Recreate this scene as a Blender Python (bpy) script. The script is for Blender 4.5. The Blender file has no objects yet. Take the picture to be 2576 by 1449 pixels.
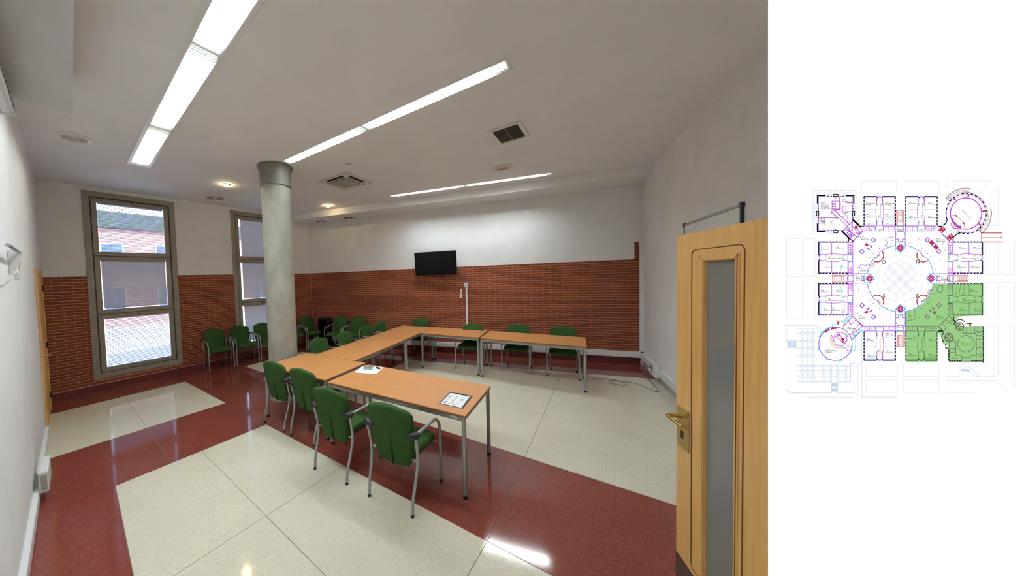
import bpy, bmesh, math, random
from mathutils import Matrix, Vector
random.seed(7)
PI = math.pi
S = bpy.context.scene
COL = S.collection

# ------------------------------------------------------------------ camera
CAM = Vector((7.2755, -5.4307, 1.9329))
YAW, PITCH, ROLL, FPX = 0.6845, -0.0344, -0.0334, 733.11
fw = Vector((-math.sin(YAW)*math.cos(PITCH), math.cos(YAW)*math.cos(PITCH), math.sin(PITCH)))
rt = Vector((math.cos(YAW), math.sin(YAW), 0)); up = rt.cross(fw)
rt, up = math.cos(ROLL)*rt + math.sin(ROLL)*up, -math.sin(ROLL)*rt + math.cos(ROLL)*up
cam = bpy.data.cameras.new('camera'); camo = bpy.data.objects.new('camera', cam); COL.objects.link(camo)
camo.matrix_world = Matrix(((rt.x, up.x, -fw.x, CAM.x), (rt.y, up.y, -fw.y, CAM.y), (rt.z, up.z, -fw.z, CAM.z), (0, 0, 0, 1)))
cam.sensor_fit = 'HORIZONTAL'; cam.sensor_width = 36.0; cam.lens = FPX*36.0/2576.0; cam.shift_x = 322.0/2576.0
cam.clip_start = 0.05; cam.clip_end = 300
S.camera = camo
# ------------------------------------------------------------------ world, sun, exposure
w = bpy.data.worlds.new('world'); S.world = w; w.use_nodes = True
nt_ = w.node_tree; bg = nt_.nodes['Background']
sky = nt_.nodes.new('ShaderNodeTexSky'); sky.sky_type = 'NISHITA'; sky.sun_disc = False
sky.sun_elevation = math.radians(52); sky.sun_rotation = math.radians(70); sky.air_density = 1.0; sky.dust_density = 0.6
nt_.links.new(sky.outputs[0], bg.inputs[0]); bg.inputs[1].default_value = 0.55
sun = bpy.data.lights.new('sun', 'SUN'); suno = bpy.data.objects.new('sun', sun); COL.objects.link(suno)
sun.energy = 5.0; sun.angle = math.radians(0.6); sun.color = (1.0, 0.95, 0.88)
suno.rotation_euler = Vector((-0.74, -0.30, -0.60)).to_track_quat('-Z', 'Y').to_euler(); suno.location = (4, 3, 20)
TUBE = 84.0      # fluorescent tubes
SPOT = 48.0      # halogen downlights
EXPO = 1.42
vs = S.view_settings
vs.view_transform = 'Standard'; vs.look = 'None'; vs.gamma = 1.0; vs.use_curve_mapping = False; vs.exposure = EXPO
S.cycles.max_bounces = 10; S.cycles.diffuse_bounces = 6; S.cycles.transparent_max_bounces = 24
S.cycles.sample_clamp_indirect = 6.0

# ------------------------------------------------------------------ helpers
def lin(c):
    return tuple((x/255/12.92 if x/255 <= 0.04045 else ((x/255+0.055)/1.055)**2.4) for x in c)
def node(nt, t, **kw):
    n = nt.nodes.new(t)
    for k, v in kw.items(): setattr(n, k, v)
    return n
def mat(name, rgb, rough=0.5, metal=0.0, rgb2=None, scale=20.0, stretch=(1, 1, 1), bump=0.0, bscale=None, spec=0.5, lo=0.35, hi=0.65, detail=4.0, coord='Object', coat=0.0):
    m = bpy.data.materials.new(name); m.use_nodes = True; nt = m.node_tree; b = nt.nodes['Principled BSDF']
    b.inputs['Base Color'].default_value = (*lin(rgb), 1); b.inputs['Roughness'].default_value = rough
    b.inputs['Metallic'].default_value = metal; b.inputs['Specular IOR Level'].default_value = spec
    if coat: b.inputs['Coat Weight'].default_value = coat; b.inputs['Coat Roughness'].default_value = 0.12
    if rgb2 is not None or bump:
        tc = node(nt, 'ShaderNodeTexCoord'); mp = node(nt, 'ShaderNodeMapping'); mp.inputs['Scale'].default_value = stretch
        if coord == 'World':
            g = node(nt, 'ShaderNodeNewGeometry'); nt.links.new(g.outputs['Position'], mp.inputs[0])
        else: nt.links.new(tc.outputs['Object'], mp.inputs[0])
    if rgb2 is not None:
        n = node(nt, 'ShaderNodeTexNoise'); n.inputs['Scale'].default_value = scale; n.inputs['Detail'].default_value = detail
        nt.links.new(mp.outputs[0], n.inputs['Vector'])
        r = node(nt, 'ShaderNodeValToRGB'); r.color_ramp.elements[0].position = lo; r.color_ramp.elements[1].position = hi
        r.color_ramp.elements[0].color = (*lin(rgb), 1); r.color_ramp.elements[1].color = (*lin(rgb2), 1)
        nt.links.new(n.outputs['Fac'], r.inputs[0]); nt.links.new(r.outputs[0], b.inputs['Base Color'])
    if bump:
        n2 = node(nt, 'ShaderNodeTexNoise'); n2.inputs['Scale'].default_value = bscale or scale*3; n2.inputs['Detail'].default_value = 3
        nt.links.new(mp.outputs[0], n2.inputs['Vector'])
        bp = node(nt, 'ShaderNodeBump'); bp.inputs['Strength'].default_value = bump; bp.inputs['Distance'].default_value = 0.004
        nt.links.new(n2.outputs['Fac'], bp.inputs['Height']); nt.links.new(bp.outputs[0], b.inputs['Normal'])
    return m
def emit(name, rgb, strength, linear=False):
    m = bpy.data.materials.new(name); m.use_nodes = True; nt = m.node_tree; nt.nodes.clear()
    e = node(nt, 'ShaderNodeEmission'); o = node(nt, 'ShaderNodeOutputMaterial')
    e.inputs[0].default_value = (*(rgb if linear else lin(rgb)), 1); e.inputs[1].default_value = strength
    nt.links.new(e.outputs[0], o.inputs[0]); return m
def terrazzo(name, base, dark, light, rough):
    m = bpy.data.materials.new(name); m.use_nodes = True; nt = m.node_tree; b = nt.nodes['Principled BSDF']
    g = node(nt, 'ShaderNodeNewGeometry')
    v = node(nt, 'ShaderNodeTexVoronoi'); v.inputs['Scale'].default_value = 130; nt.links.new(g.outputs['Position'], v.inputs['Vector'])
    sp = node(nt, 'ShaderNodeSeparateColor'); nt.links.new(v.outputs['Color'], sp.inputs[0])
    r = node(nt, 'ShaderNodeValToRGB'); cr = r.color_ramp; cr.interpolation = 'CONSTANT'
    cr.elements[0].position = 0; cr.elements[0].color = (*lin(dark), 1)
    cr.elements[1].position = 0.10; cr.elements[1].color = (*lin(base), 1)
    e = cr.elements.new(0.88); e.color = (*lin(light), 1)
    nt.links.new(sp.outputs[0], r.inputs[0])
    n = node(nt, 'ShaderNodeTexNoise'); n.inputs['Scale'].default_value = 1.3; nt.links.new(g.outputs['Position'], n.inputs['Vector'])
    mx = node(nt, 'ShaderNodeMixRGB'); mx.blend_type = 'MULTIPLY'; mx.inputs[0].default_value = 0.16
    nt.links.new(r.outputs[0], mx.inputs[1]); nt.links.new(n.outputs['Fac'], mx.inputs[2]); nt.links.new(mx.outputs[0], b.inputs['Base Color'])
    n3 = node(nt, 'ShaderNodeTexNoise'); n3.inputs['Scale'].default_value = 3.0; nt.links.new(g.outputs['Position'], n3.inputs['Vector'])
    mr = node(nt, 'ShaderNodeMapRange'); mr.inputs[3].default_value = rough*0.75; mr.inputs[4].default_value = rough*1.3
    nt.links.new(n3.outputs['Fac'], mr.inputs[0]); nt.links.new(mr.outputs[0], b.inputs['Roughness'])
    b.inputs['Specular IOR Level'].default_value = 0.55
    return m
def glass_mat(name, tint, ior=1.45, haze=0.0):
    m = bpy.data.materials.new(name); m.use_nodes = True; nt = m.node_tree; nt.nodes.clear()
    t = node(nt, 'ShaderNodeBsdfTransparent'); t.inputs[0].default_value = (*tint, 1)
    g = node(nt, 'ShaderNodeBsdfGlossy'); g.inputs['Roughness'].default_value = 0.03
    f = node(nt, 'ShaderNodeFresnel'); f.inputs[0].default_value = ior
    mx = node(nt, 'ShaderNodeMixShader'); o = node(nt, 'ShaderNodeOutputMaterial')
    src = t
    if haze:
        d = node(nt, 'ShaderNodeBsdfDiffuse'); d.inputs[0].default_value = (0.50,0.51,0.48,1); m2 = node(nt, 'ShaderNodeMixShader'); m2.inputs[0].default_value = haze
        nt.links.new(t.outputs[0], m2.inputs[1]); nt.links.new(d.outputs[0], m2.inputs[2]); src = m2
    nt.links.new(f.outputs[0], mx.inputs[0]); nt.links.new(src.outputs[0], mx.inputs[1]); nt.links.new(g.outputs[0], mx.inputs[2]); nt.links.new(mx.outputs[0], o.inputs[0])
    return m

class MB:
    def __init__(s): s.v = []; s.f = []
    def add(s, vs_, fs):
        o = len(s.v); s.v += [tuple(p) for p in vs_]; s.f += [tuple(i+o for i in f) for f in fs]; return s
    def box(s, x0, x1, y0, y1, z0, z1):
        return s.add([(x0,y0,z0),(x1,y0,z0),(x1,y1,z0),(x0,y1,z0),(x0,y0,z1),(x1,y0,z1),(x1,y1,z1),(x0,y1,z1)],
                     [(0,3,2,1),(4,5,6,7),(0,1,5,4),(1,2,6,5),(2,3,7,6),(3,0,4,7)])
    def prism(s, poly, z0, z1):
        n = len(poly)
        return s.add([(p[0],p[1],z0) for p in poly]+[(p[0],p[1],z1) for p in poly],
                     [tuple(range(n-1,-1,-1)), tuple(range(n,2*n))]+[(i,(i+1)%n,n+(i+1)%n,n+i) for i in range(n)])
    def tube(s, path, r, n=8, flat=1.0):
        P = [Vector(p) for p in path]; rings = []; prev = None
        for i, p in enumerate(P):
            t = (P[min(i+1,len(P)-1)]-P[max(i-1,0)]).normalized()
            if prev is None: a = t.orthogonal().normalized() if abs(t.x) > .5 else (Vector((1,0,0))-t*t.x).normalized()
            else: a = (prev-t*prev.dot(t)).normalized()
            prev = a; b = t.cross(a); rr = r[i] if isinstance(r,(list,tuple)) else r
            rings.append([p+a*rr*math.cos(2*PI*k/n)+b*rr*flat*math.sin(2*PI*k/n) for k in range(n)])
        vs_ = [q for rg in rings for q in rg]; m = len(rings)
        fs = [(i*n+k, i*n+(k+1)%n, (i+1)*n+(k+1)%n, (i+1)*n+k) for i in range(m-1) for k in range(n)]
        fs += [tuple(range(n-1,-1,-1)), tuple(range((m-1)*n, m*n))]
        return s.add(vs_, fs)
    def lathe(s, prof, n=24, c=(0,0)):
        m = len(prof); vs_ = [(c[0]+r*math.cos(2*PI*k/n), c[1]+r*math.sin(2*PI*k/n), z) for r,z in prof for k in range(n)]
        fs = [(i*n+k, i*n+(k+1)%n, (i+1)*n+(k+1)%n, (i+1)*n+k) for i in range(m-1) for k in range(n)]
        fs += [tuple(range(n-1,-1,-1)), tuple(range((m-1)*n, m*n))]
        return s.add(vs_, fs)
    def ring(s, prof, n=24, c=(0,0)):       # closed profile, no caps
        m = len(prof); vs_ = [(c[0]+r*math.cos(2*PI*k/n), c[1]+r*math.sin(2*PI*k/n), z) for r,z in prof for k in range(n)]
        return s.add(vs_, [(i*n+k, i*n+(k+1)%n, ((i+1)%m)*n+(k+1)%n, ((i+1)%m)*n+k) for i in range(m) for k in range(n)])
    def mesh(s, name, m=None, bevel=0.0, smooth=False, seg=2):
        me = bpy.data.meshes.new(name); me.from_pydata(s.v, [], s.f); me.update()
        bm = bmesh.new(); bm.from_mesh(me)
        bmesh.ops.recalc_face_normals(bm, faces=bm.faces)
        if bevel: bmesh.ops.bevel(bm, geom=list(bm.edges), offset=bevel, segments=seg, affect='EDGES', clamp_overlap=True)
        bm.to_mesh(me); bm.free()
        if smooth:
            me.polygons.foreach_set('use_smooth', [True]*len(me.polygons)); me.set_sharp_from_angle(angle=math.radians(38))
        if m: me.materials.append(m)
        return me
    def build(s, name, m, parent=None, bevel=0.0, smooth=False, seg=2):
        return link(name, s.mesh(name, m, bevel, smooth, seg), parent)
def link(name, me, parent=None):
    o = bpy.data.objects.new(name, me); COL.objects.link(o)
    if parent: o.parent = parent
    return o
def tag(o, label, cat, group=None):
    o['label'] = label; o['category'] = cat
    if group: o['group'] = group
    return o
def thing(name, label, cat, loc=(0,0,0), rz=0.0, group=None):
    o = bpy.data.objects.new(name, None); COL.objects.link(o); o.empty_display_size = 0.1
    o.location = loc; o.rotation_euler = (0,0,rz); return tag(o, label, cat, group)
def struct(o, label=None):
    o['kind'] = 'structure'
    if label: o['label'] = label
    return o
def copy_tree(o, parent=None):
    c = o.copy(); COL.objects.link(c); c.parent = parent
    for ch in list(o.children): copy_tree(ch, c)
    return c
def clip(poly, p, n):            # keep the side where (q-p).n >= 0
    out = []
    for i in range(len(poly)):
        a, b = poly[i], poly[(i+1) % len(poly)]
        da = (a[0]-p[0])*n[0]+(a[1]-p[1])*n[1]; db = (b[0]-p[0])*n[0]+(b[1]-p[1])*n[1]
        if da >= 0: out.append(a)
        if (da >= 0) != (db >= 0):
            t = da/(da-db); out.append((a[0]+t*(b[0]-a[0]), a[1]+t*(b[1]-a[1])))
    return out

# ------------------------------------------------------------------ materials
M = dict(
    plaster = mat('wall_paint', (233,233,233), 0.75, rgb2=(228,228,228), scale=3, bump=0.12, bscale=160, coord='World'),
    drop = mat('shaded_ceiling_paint', (198,197,196), 0.85, rgb2=(192,191,190), scale=2, coord='World'),  # for the dropped box: its shade is mixed into the paint colour
    ceil = mat('ceiling_paint', (238,239,240), 0.85, rgb2=(234,235,236), scale=2, bump=0.05, bscale=120, coord='World'),
    mortar = mat('mortar', (205,140,100), 0.9, rgb2=(185,120,84), scale=30, coord='World'),
    red = terrazzo('red_terrazzo', (128,64,55), (116,55,48), (138,74,64), 0.085),
    cream = terrazzo('cream_terrazzo', (225,219,199), (212,205,185), (231,225,208), 0.085),
    joint = mat('floor_joint', (132,116,102), 0.8),
    skirt = mat('red_skirting', (96,42,38), 0.3, rgb2=(110,52,46), scale=120),
    duct = mat('white_plastic', (226,227,228), 0.4),
    white = mat('white_enamel', (232,232,230), 0.35),
    winframe = mat('window_frame_paint', (150,143,130), 0.45, rgb2=(143,136,124), scale=5),
    black = mat('black_plastic', (16,16,17), 0.45),
    screen = mat('dark_screen', (4,4,5), 0.25, spec=0.2),
    concrete = mat('concrete', (152,152,140), 0.55, rgb2=(174,174,161), scale=5.5, stretch=(1,1,0.55), bump=0.2, bscale=40, lo=0.40, hi=0.68, detail=7),
    collar = mat('grey_collar', (120,118,108), 0.5, rgb2=(105,103,94), scale=8),
    silver = mat('silver_paint', (165,166,164), 0.38, metal=0.55),
    green = mat('green_fabric', (54,84,40), 0.95, rgb2=(44,71,33), scale=260, bump=0.25, bscale=500, spec=0.2),
    wood = mat('beech_laminate', (202,142,87), 0.42, rgb2=(188,128,75), scale=9, stretch=(0.7,14,1), lo=0.3, hi=0.75, detail=6),
    edge = mat('dark_edge_band', (128,84,52), 0.5),
    doorwood = mat('maple_veneer', (228,184,114), 0.4, rgb2=(214,165,95), scale=5, stretch=(9,9,0.6), lo=0.3, hi=0.75, detail=5),
    groove = mat('door_groove', (110,66,30), 0.6),
    brass = mat('brass', (190,160,84), 0.28, metal=1.0),
    brassplate = mat('brass_plate', (186,160,92), 0.38, metal=0.85),
    kick = mat('dark_kick_plate', (70,50,40), 0.45),
    chrome = mat('chrome', (190,192,195), 0.2, metal=1.0),
    slat = mat('blind_slat', (206,208,213), 0.5),
    wboard = mat('whiteboard_face', (226,228,228), 0.25),
    alu = mat('aluminium', (170,170,168), 0.35, metal=0.8),
    navy = mat('navy_plastic', (30,32,58), 0.4),
    cable = mat('grey_cable', (110,116,108), 0.5),
    paper = mat('paper', (240,241,242), 0.6),
    ink = mat('printed_ink', (40,42,48), 0.7),
    clear = mat('silver_pack', (176,182,180), 0.3, rgb2=(120,130,128), scale=40),
    ventgrey = mat('vent_grey', (70,68,64), 0.6),
    acgrey = mat('ac_grille', (176,170,160), 0.6, rgb2=(164,158,148), scale=300),
    acwhite = mat('ac_panel', (220,216,206), 0.4),
    cream_pl = mat('cream_plastic', (205,196,172), 0.4),
    glass = glass_mat('window_glass', (0.92,0.95,0.96)),
    doorglass = glass_mat('door_glass', (0.46,0.48,0.46), ior=1.5, haze=0.48),
    tube = emit('tube_glow', (0.89,0.97,1.0), TUBE, True),
    tube_dim = emit('tube_glow_dim', (0.98,1.0,0.90), TUBE*0.5, True),
    spot = emit('halogen_glow', (1.0,0.74,0.38), SPOT, True),
    reflector = mat('light_reflector', (190,192,188), 0.3),
    louver = mat('louver_blade', (214,216,214), 0.35),
    ground = mat('outside_paving', (205,205,204), 0.9, rgb2=(190,190,190), scale=2),
    extbrick = mat('outside_brick', (176,128,126), 0.9, rgb2=(160,116,116), scale=6),
    extdark = mat('outside_roof', (62,66,78), 0.8, rgb2=(40,60,44), scale=3),
    extglass = mat('outside_window_glass', (58,74,116), 0.15),
    extwhite = mat('outside_white', (225,225,222), 0.8),
)
BR = [mat('brick_%s' % n, c, 0.85, rgb2=c2, scale=35, bump=0.3, bscale=220, coord='World') for n, c, c2 in
      (('warm', (134,63,36), (118,54,31)), ('mid', (124,57,33), (110,50,29)), ('deep', (113,50,30), (102,45,28)))]

# ------------------------------------------------------------------ room frames
TW, TT, TR = -0.0733, 0.3032, 0.1575
W, HC, HB, HM, HS = 7.9713, 3.795, 2.143, 3.635, 0.1155
cr = Vector((W*math.cos(TT), W*math.sin(TT), 0))
AW = math.atan2(-math.cos(TW), math.sin(TW))          # local x runs from the far corner towards the camera, y into the room
AT = TT + PI                                          # origin at right corner, x runs left, y into the room
AR = math.atan2(math.cos(TR), -math.sin(TR))          # origin at right corner, x runs away from the camera, y into the room
PL = Vector((-0.385, -5.25, 0)); AL = math.atan2(-0.0646, 1.0)
def frame(o, org, a): o.location = org; o.rotation_euler = (0,0,a); return o
def onf(org, a, x, y, z=0): return Vector((org[0]+x*math.cos(a)-y*math.sin(a), org[1]+x*math.sin(a)+y*math.cos(a), z))
O0 = Vector((0,0,0))
P0, P1, P2, P3 = (0,0), (cr.x, cr.y), (8.915,-5.851), (-0.385,-5.25)
ROOM = [P0, P3, P2, P1]     # counter-clockwise

# ------------------------------------------------------------------ floor: base + terrazzo slabs
fb = MB().prism([(-0.9,-5.6),(9.3,-6.3),(8.2,3.0),(-0.3,0.5)], -0.2, -0.004)
floor = struct(fb.build('floor', M['joint']), 'polished floor of cream terrazzo panels divided by dark red bands')
def slab(poly, m, gap=0.0022):
    for i in range(4):
        a, b = ROOM[i], ROOM[(i+1) % 4]; n = (-(b[1]-a[1]), b[0]-a[0]); poly = clip(poly, a, n) if poly else poly
    if len(poly) < 3: return
    area = sum(poly[i][0]*poly[(i+1)%len(poly)][1]-poly[(i+1)%len(poly)][0]*poly[i][1] for i in range(len(poly)))/2
    if abs(area) < 0.01: return
    if area < 0: poly = poly[::-1]
    q = poly
    for i in range(len(poly)):
        a, b = poly[i], poly[(i+1) % len(poly)]; L = math.hypot(b[0]-a[0], b[1]-a[1])
        if L < 1e-6: continue
        n = (-(b[1]-a[1])/L, (b[0]-a[0])/L); q = clip(q, (a[0]+n[0]*gap, a[1]+n[1]*gap), n)
    if len(q) >= 3: MB().prism(q, -0.012, 0.0).build('terrazzo_slab', M[m], floor)
XL = {0:-1.2, 1:0.515, 2:2.305, 3:3.53, 4:5.03, 5:6.515, 6:8.02, 7:9.6}
def xl(i, y):                    # the long joints lean a little with the side wall
    return XL[i] + (0.052*(y+3.48) if y < -3.48 else (-0.03*(y+3.48) if i >= 3 else 0.004*(y+3.48)))
def yb(x): return -3.52+0.0185*(x-0.5)        # near edge of the cross band
def yg(x): return -2.335+0.023*(x-0.5)        # far edge of the cross band
def quad(i, j, f0, f1):
    pts = []
    for (k, f) in ((i,f0),(j,f0),(j,f1),(i,f1)):
        y = f(XL[k]); x = xl(k, y); y = f(x); pts.append((xl(k, y), y))
    return pts
tv_n = (math.sin(TT), -math.cos(TT))
BORD = 0.905
def rng(a): return lambda x: a
yj = lambda x: -4.24-0.02*(x-3.5)                # joint in the near cream field
yd = lambda x: -4.976-0.074*(x-3.45)             # edge of border along the near wall
yjl = lambda x: -4.43-0.03*(x-0.5)
ymid = lambda x: -1.12+0.06*(x-0.5)
ytop = lambda x: 0.0+0.05*(x-6.45)
low = rng(-7.5)
def xmid(f0, f1, m): # split left field lengthwise
    a, b, c, d = quad(1, 2, f0, f1); e = ((a[0]+b[0])/2,(a[1]+b[1])/2); g = ((c[0]+d[0])/2,(c[1]+d[1])/2)
    slab([a,e,g,d], m); slab([e,b,c,g], m)
# left field
xmid(low, yjl, 'cream'); xmid(yjl, yb, 'cream')
# red columns and bands
for (i,j) in ((0,1),):
    slab(quad(0,1,low,yjl),'red'); slab(quad(0,1,yjl,yb),'red'); slab(quad(0,1,yb,yg),'red'); slab(quad(0,1,yg,ymid),'red')
slab(quad(2,3,low,yjl),'red'); slab(quad(2,3,yjl,yb),'red')
for i in range(1,7): slab(quad(i,i+1,yb,yg),'red')
# near field
for i in range(3,7):
    slab(quad(i,i+1,yj,yb),'cream'); slab(quad(i,i+1,yd,yj),'cream'); slab(quad(i,i+1,low,yd),'red')
# far fields clipped by the border along the brick wall
def far(poly, m):
    p = (tv_n[0]*BORD, tv_n[1]*BORD); q = clip(poly, p, tv_n)
    if len(q) >= 3: slab(q, m)
hi = rng(3.0)
def far2(i, f0, f1, m):
    far(quad(i, i+1, f0, f1), m)
far2(1, yg, ymid, 'cream'); far2(1, ymid, hi, 'cream'); far2(2, yg, ymid, 'red'); far2(2, ymid, hi, 'red')
ymr = lambda x: -1.05+0.05*(x-7)
for i in range(3,7): far2(i, yg, ymr, 'cream'); far2(i, ymr, ytop, 'cream'); far2(i, ytop, hi, 'cream')
for i in range(-1,7):                             # border along the brick wall
    a, b = 1.25*i, 1.25*(i+1)
    if i == 6: b = 9.0
    d = (math.cos(TT), math.sin(TT))
    q = [(d[0]*t+tv_n[0]*o, d[1]*t+tv_n[1]*o) for t, o in ((a,BORD),(b,BORD),(b,-0.3),(a,-0.3))]
    if i <= 0: q = clip(q, (xl(1,-0.5),0), (1,0))
    if len(q) >= 3: slab(q, 'red')
slab(quad(0,1,ymid,hi),'red')

# ------------------------------------------------------------------ ceiling with light slots
LIGHTS = [((1.54,-4.248),(6.52,-4.548),(0.0,0.304,0.64,1.0),0.105,'dim'),
          ((3.21,-2.765),(6.50,-2.635),(0.0,0.49,1.0),0.075,''),
          ((3.185,-0.085),(6.265,0.915),(0.0,0.51,1.0),0.062,'')]
cb = MB().prism([(-0.9,-5.6),(9.3,-6.3),(8.2,3.0),(-0.3,0.5)], HC, HC+0.16)
ceiling = struct(cb.build('ceiling', M['ceil']), 'plain painted ceiling with recessed strip lights')
cut = MB()
for (a,b,_,hw,_k) in LIGHTS:
    a, b = Vector(a), Vector(b); d = (b-a).normalized(); n = Vector((-d.y,d.x))
    cut.prism([tuple(p) for p in (a-n*hw, b-n*hw, b+n*hw, a+n*hw)], HC-0.05, HC+0.09)
cuto = cut.build('cutter', None)
bo = ceiling.modifiers.new('slots','BOOLEAN'); bo.operation = 'DIFFERENCE'; bo.object = cuto; bo.solver = 'EXACT'
bpy.context.view_layer.update()
dg = bpy.context.evaluated_depsgraph_get()
nm = bpy.data.meshes.new_from_object(ceiling.evaluated_get(dg)); ceiling.modifiers.clear(); ceiling.data = nm
bpy.data.objects.remove(cuto, do_unlink=True)
if not nm.materials: nm.materials.append(M['ceil'])

# ------------------------------------------------------------------ walls
def brick_wall(wall, x0, x1, z0, z1, holes, near, salt):
    """bricks in running bond on the lower wall; the ones nearest the camera are single parts"""
    rnd = random.Random(salt); ch, cw, jt = 0.0546, 0.2525, 0.009; items = []
    nrow = int(round((z1-z0)/ch)); ch = (z1-z0)/nrow
    for r in range(nrow):
        zt = z1-r*ch; zb = zt-ch+0.0125
        x = x0-(0.5*cw if r % 2 else 0.0)
        while x < x1:
            segs = [(max(x,x0), min(x+cw-jt,x1))]
            for (ha,hb,ka,kb) in holes:
                if zt > ka and zb < kb:
                    ns = []
                    for (p,q) in segs:
                        if q <= ha or p >= hb: ns.append((p,q))
                        else:
                            if p < ha: ns.append((p,ha))
                            if q > hb: ns.append((hb,q))
                    segs = ns
            for (p,q) in segs:
                if q-p > 0.02: items.append((p,q,zb,zt,rnd.choice((0,0,1,1,2)),rnd.uniform(-0.0012,0.0012)))
            x += cw
    items.sort(key=lambda t: near(t)); cache = {}
    rest = [MB(), MB(), MB()]
    for k,(p,q,zb,zt,c,d) in enumerate(items):
        if k < 300:
            key = (round(q-p,3), c)
            if key not in cache:
                cache[key] = MB().box(0,round(q-p,3),-0.03,0.0,0,zt-zb).mesh('brick', BR[c], bevel=0.002, seg=1)
            o = link('brick', cache[key], wall); o.location = (p, d, zb)
        else: rest[c].box(p,q,-0.03,d,zb,zt)
    me = MB(); idx = []
    for c in range(3):
        me.add(rest[c].v, rest[c].f); idx += [c]*len(rest[c].f)
    m = me.mesh('far_bricks')
    for c in range(3): m.materials.append(BR[c])
    m.polygons.foreach_set('material_index', idx)
    o = link('far_bricks', m, wall); o['kind'] = 'stuff'
WIN = [(3.337,4.733),(0.80,2.196)]; WZ0, WZ1 = 0.215, 3.722
# window wall
LW = 5.31
ww = MB(); xs = [(-0.4,0.80),(2.196,3.337),(4.733,LW+0.3)]
for a,b in xs: ww.box(a,b,-0.3,-0.006,-0.2,HB); ww.box(a,b,-0.3,0.0,HB,HC+0.1)
for a,b in WIN: ww.box(a,b,-0.3,-0.006,-0.2,WZ0); ww.box(a,b,-0.3,0,WZ1,HC+0.1)
wall_window = struct(frame(ww.build('wall_window', M['plaster']), O0, AW), 'side wall with two tall windows, red brick below and plaster above')
mb = MB()
for a,b in xs: mb.box(max(a,0),min(b,LW),-0.02,-0.004,HS,HB-0.004)
for a,b in WIN: mb.box(a,b,-0.02,-0.004,HS,WZ0)
mb.build('mortar_bed', M['mortar'], wall_window)
camw = Matrix.Rotation(-AW,3,'Z') @ CAM
brick_wall(wall_window, 0.0, LW, HS, HB, [(a-0.002,b+0.002,WZ0-0.002,WZ1) for a,b in WIN],
           lambda t: (((t[0]+t[1])/2-camw.x)**2+((t[2]+t[3])/2-CAM.z)**2+ (0 if not (0.75 < (t[0]+t[1])/2 < 1.9) else 100)), 3)
sk = MB().box(0.0,LW,-0.02,0.012,0.0,HS-0.004); struct(frame(sk.build('baseboard_window', M['skirt'], None, bevel=0.003), O0, AW), 'dark red terrazzo skirting under the brick of the window wall')
# screen wall
tw_ = MB().box(-0.4,W+0.4,-0.3,0.0,HB,HC+0.1).box(-0.4,W+0.4,-0.3,-0.006,-0.2,HB)
wall_tv = struct(frame(tw_.build('wall_back', M['plaster']), cr, AT), 'far wall with red brick below, plaster above and the television')
MB().box(0.0,W,-0.02,-0.004,0.1,HB-0.004).build('mortar_bed', M['mortar'], wall_tv)
camt = Matrix.Rotation(-AT,3,'Z') @ (CAM-cr)
brick_wall(wall_tv, 0.0, W-0.006, 0.125, HB, [], lambda t: ((t[0]+t[1])/2-camt.x)**2+(0 if t[2] > 0.3 else 50)+0.2*((t[2]+t[3])/2-1.6)**2, 5)
st = MB().box(0.068,0.135,-0.01,0.012,HB,2.49); st.build('brick_stub_mortar', M['mortar'], wall_tv)
for k in range(6):
    z0 = HB+0.004+k*0.0575; MB().box(0.066,0.137,0.0,0.016,z0,z0+0.049).build('brick', BR[2], wall_tv, bevel=0.002, seg=1)
sk = MB().box(0.05,W-0.02,-0.02,0.012,0.0,0.15); struct(frame(sk.build('baseboard_back', M['skirt'], None, bevel=0.003), cr, AT), 'dark red terrazzo skirting below the white trunking of the far wall')
# right wall and near wall
rw = MB().box(-8.8,0.4,-0.2,0.0,-0.2,HC+0.1); wall_right = struct(frame(rw.build('wall_right', M['plaster']), cr, AR), 'plain painted wall with the whiteboard')
lw = MB().box(-0.4,9.7,-0.2,0.0,-0.2,HC+0.1); wall_left = struct(frame(lw.build('wall_left', M['plaster']), PL, AL), 'plain painted side wall with a wooden door at its far end')
sk = MB().box(-5.3,-0.05,-0.01,0.014,0.0,0.13); struct(frame(sk.build('baseboard_right', mat('grey_skirting',(168,164,156),0.3)), cr, AR), 'light grey skirting below the trunking of the right wall')
# ceiling beam along the far wall
bd = 0.616
bm_ = MB().box(-0.3,W+0.4,-0.05,bd,HM,HC+0.05); struct(frame(bm_.build('trim_1', M['ceil']), cr, AT), 'dropped ceiling beam above the television wall')
# dropped box above the near wall
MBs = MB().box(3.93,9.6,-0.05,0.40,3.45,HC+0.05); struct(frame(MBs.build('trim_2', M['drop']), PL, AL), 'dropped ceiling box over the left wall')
# diagonal entry wall behind the added plan panel
hx = Vector((rt.x,rt.y)).normalized(); hf = Vector((fw.x,fw.y)).normalized()
def cd(d, r): return (CAM.x+hf.x*d+hx.x*r, CAM.y+hf.y*d+hx.y*r)
we = MB().prism([cd(0.87,1.27),cd(0.87,2.26),cd(0.925,2.22),cd(0.925,1.27)],0.0,HC)
struct(we.build('wall_entry', M['plaster']), 'short diagonal wall beside the open door')
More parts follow.
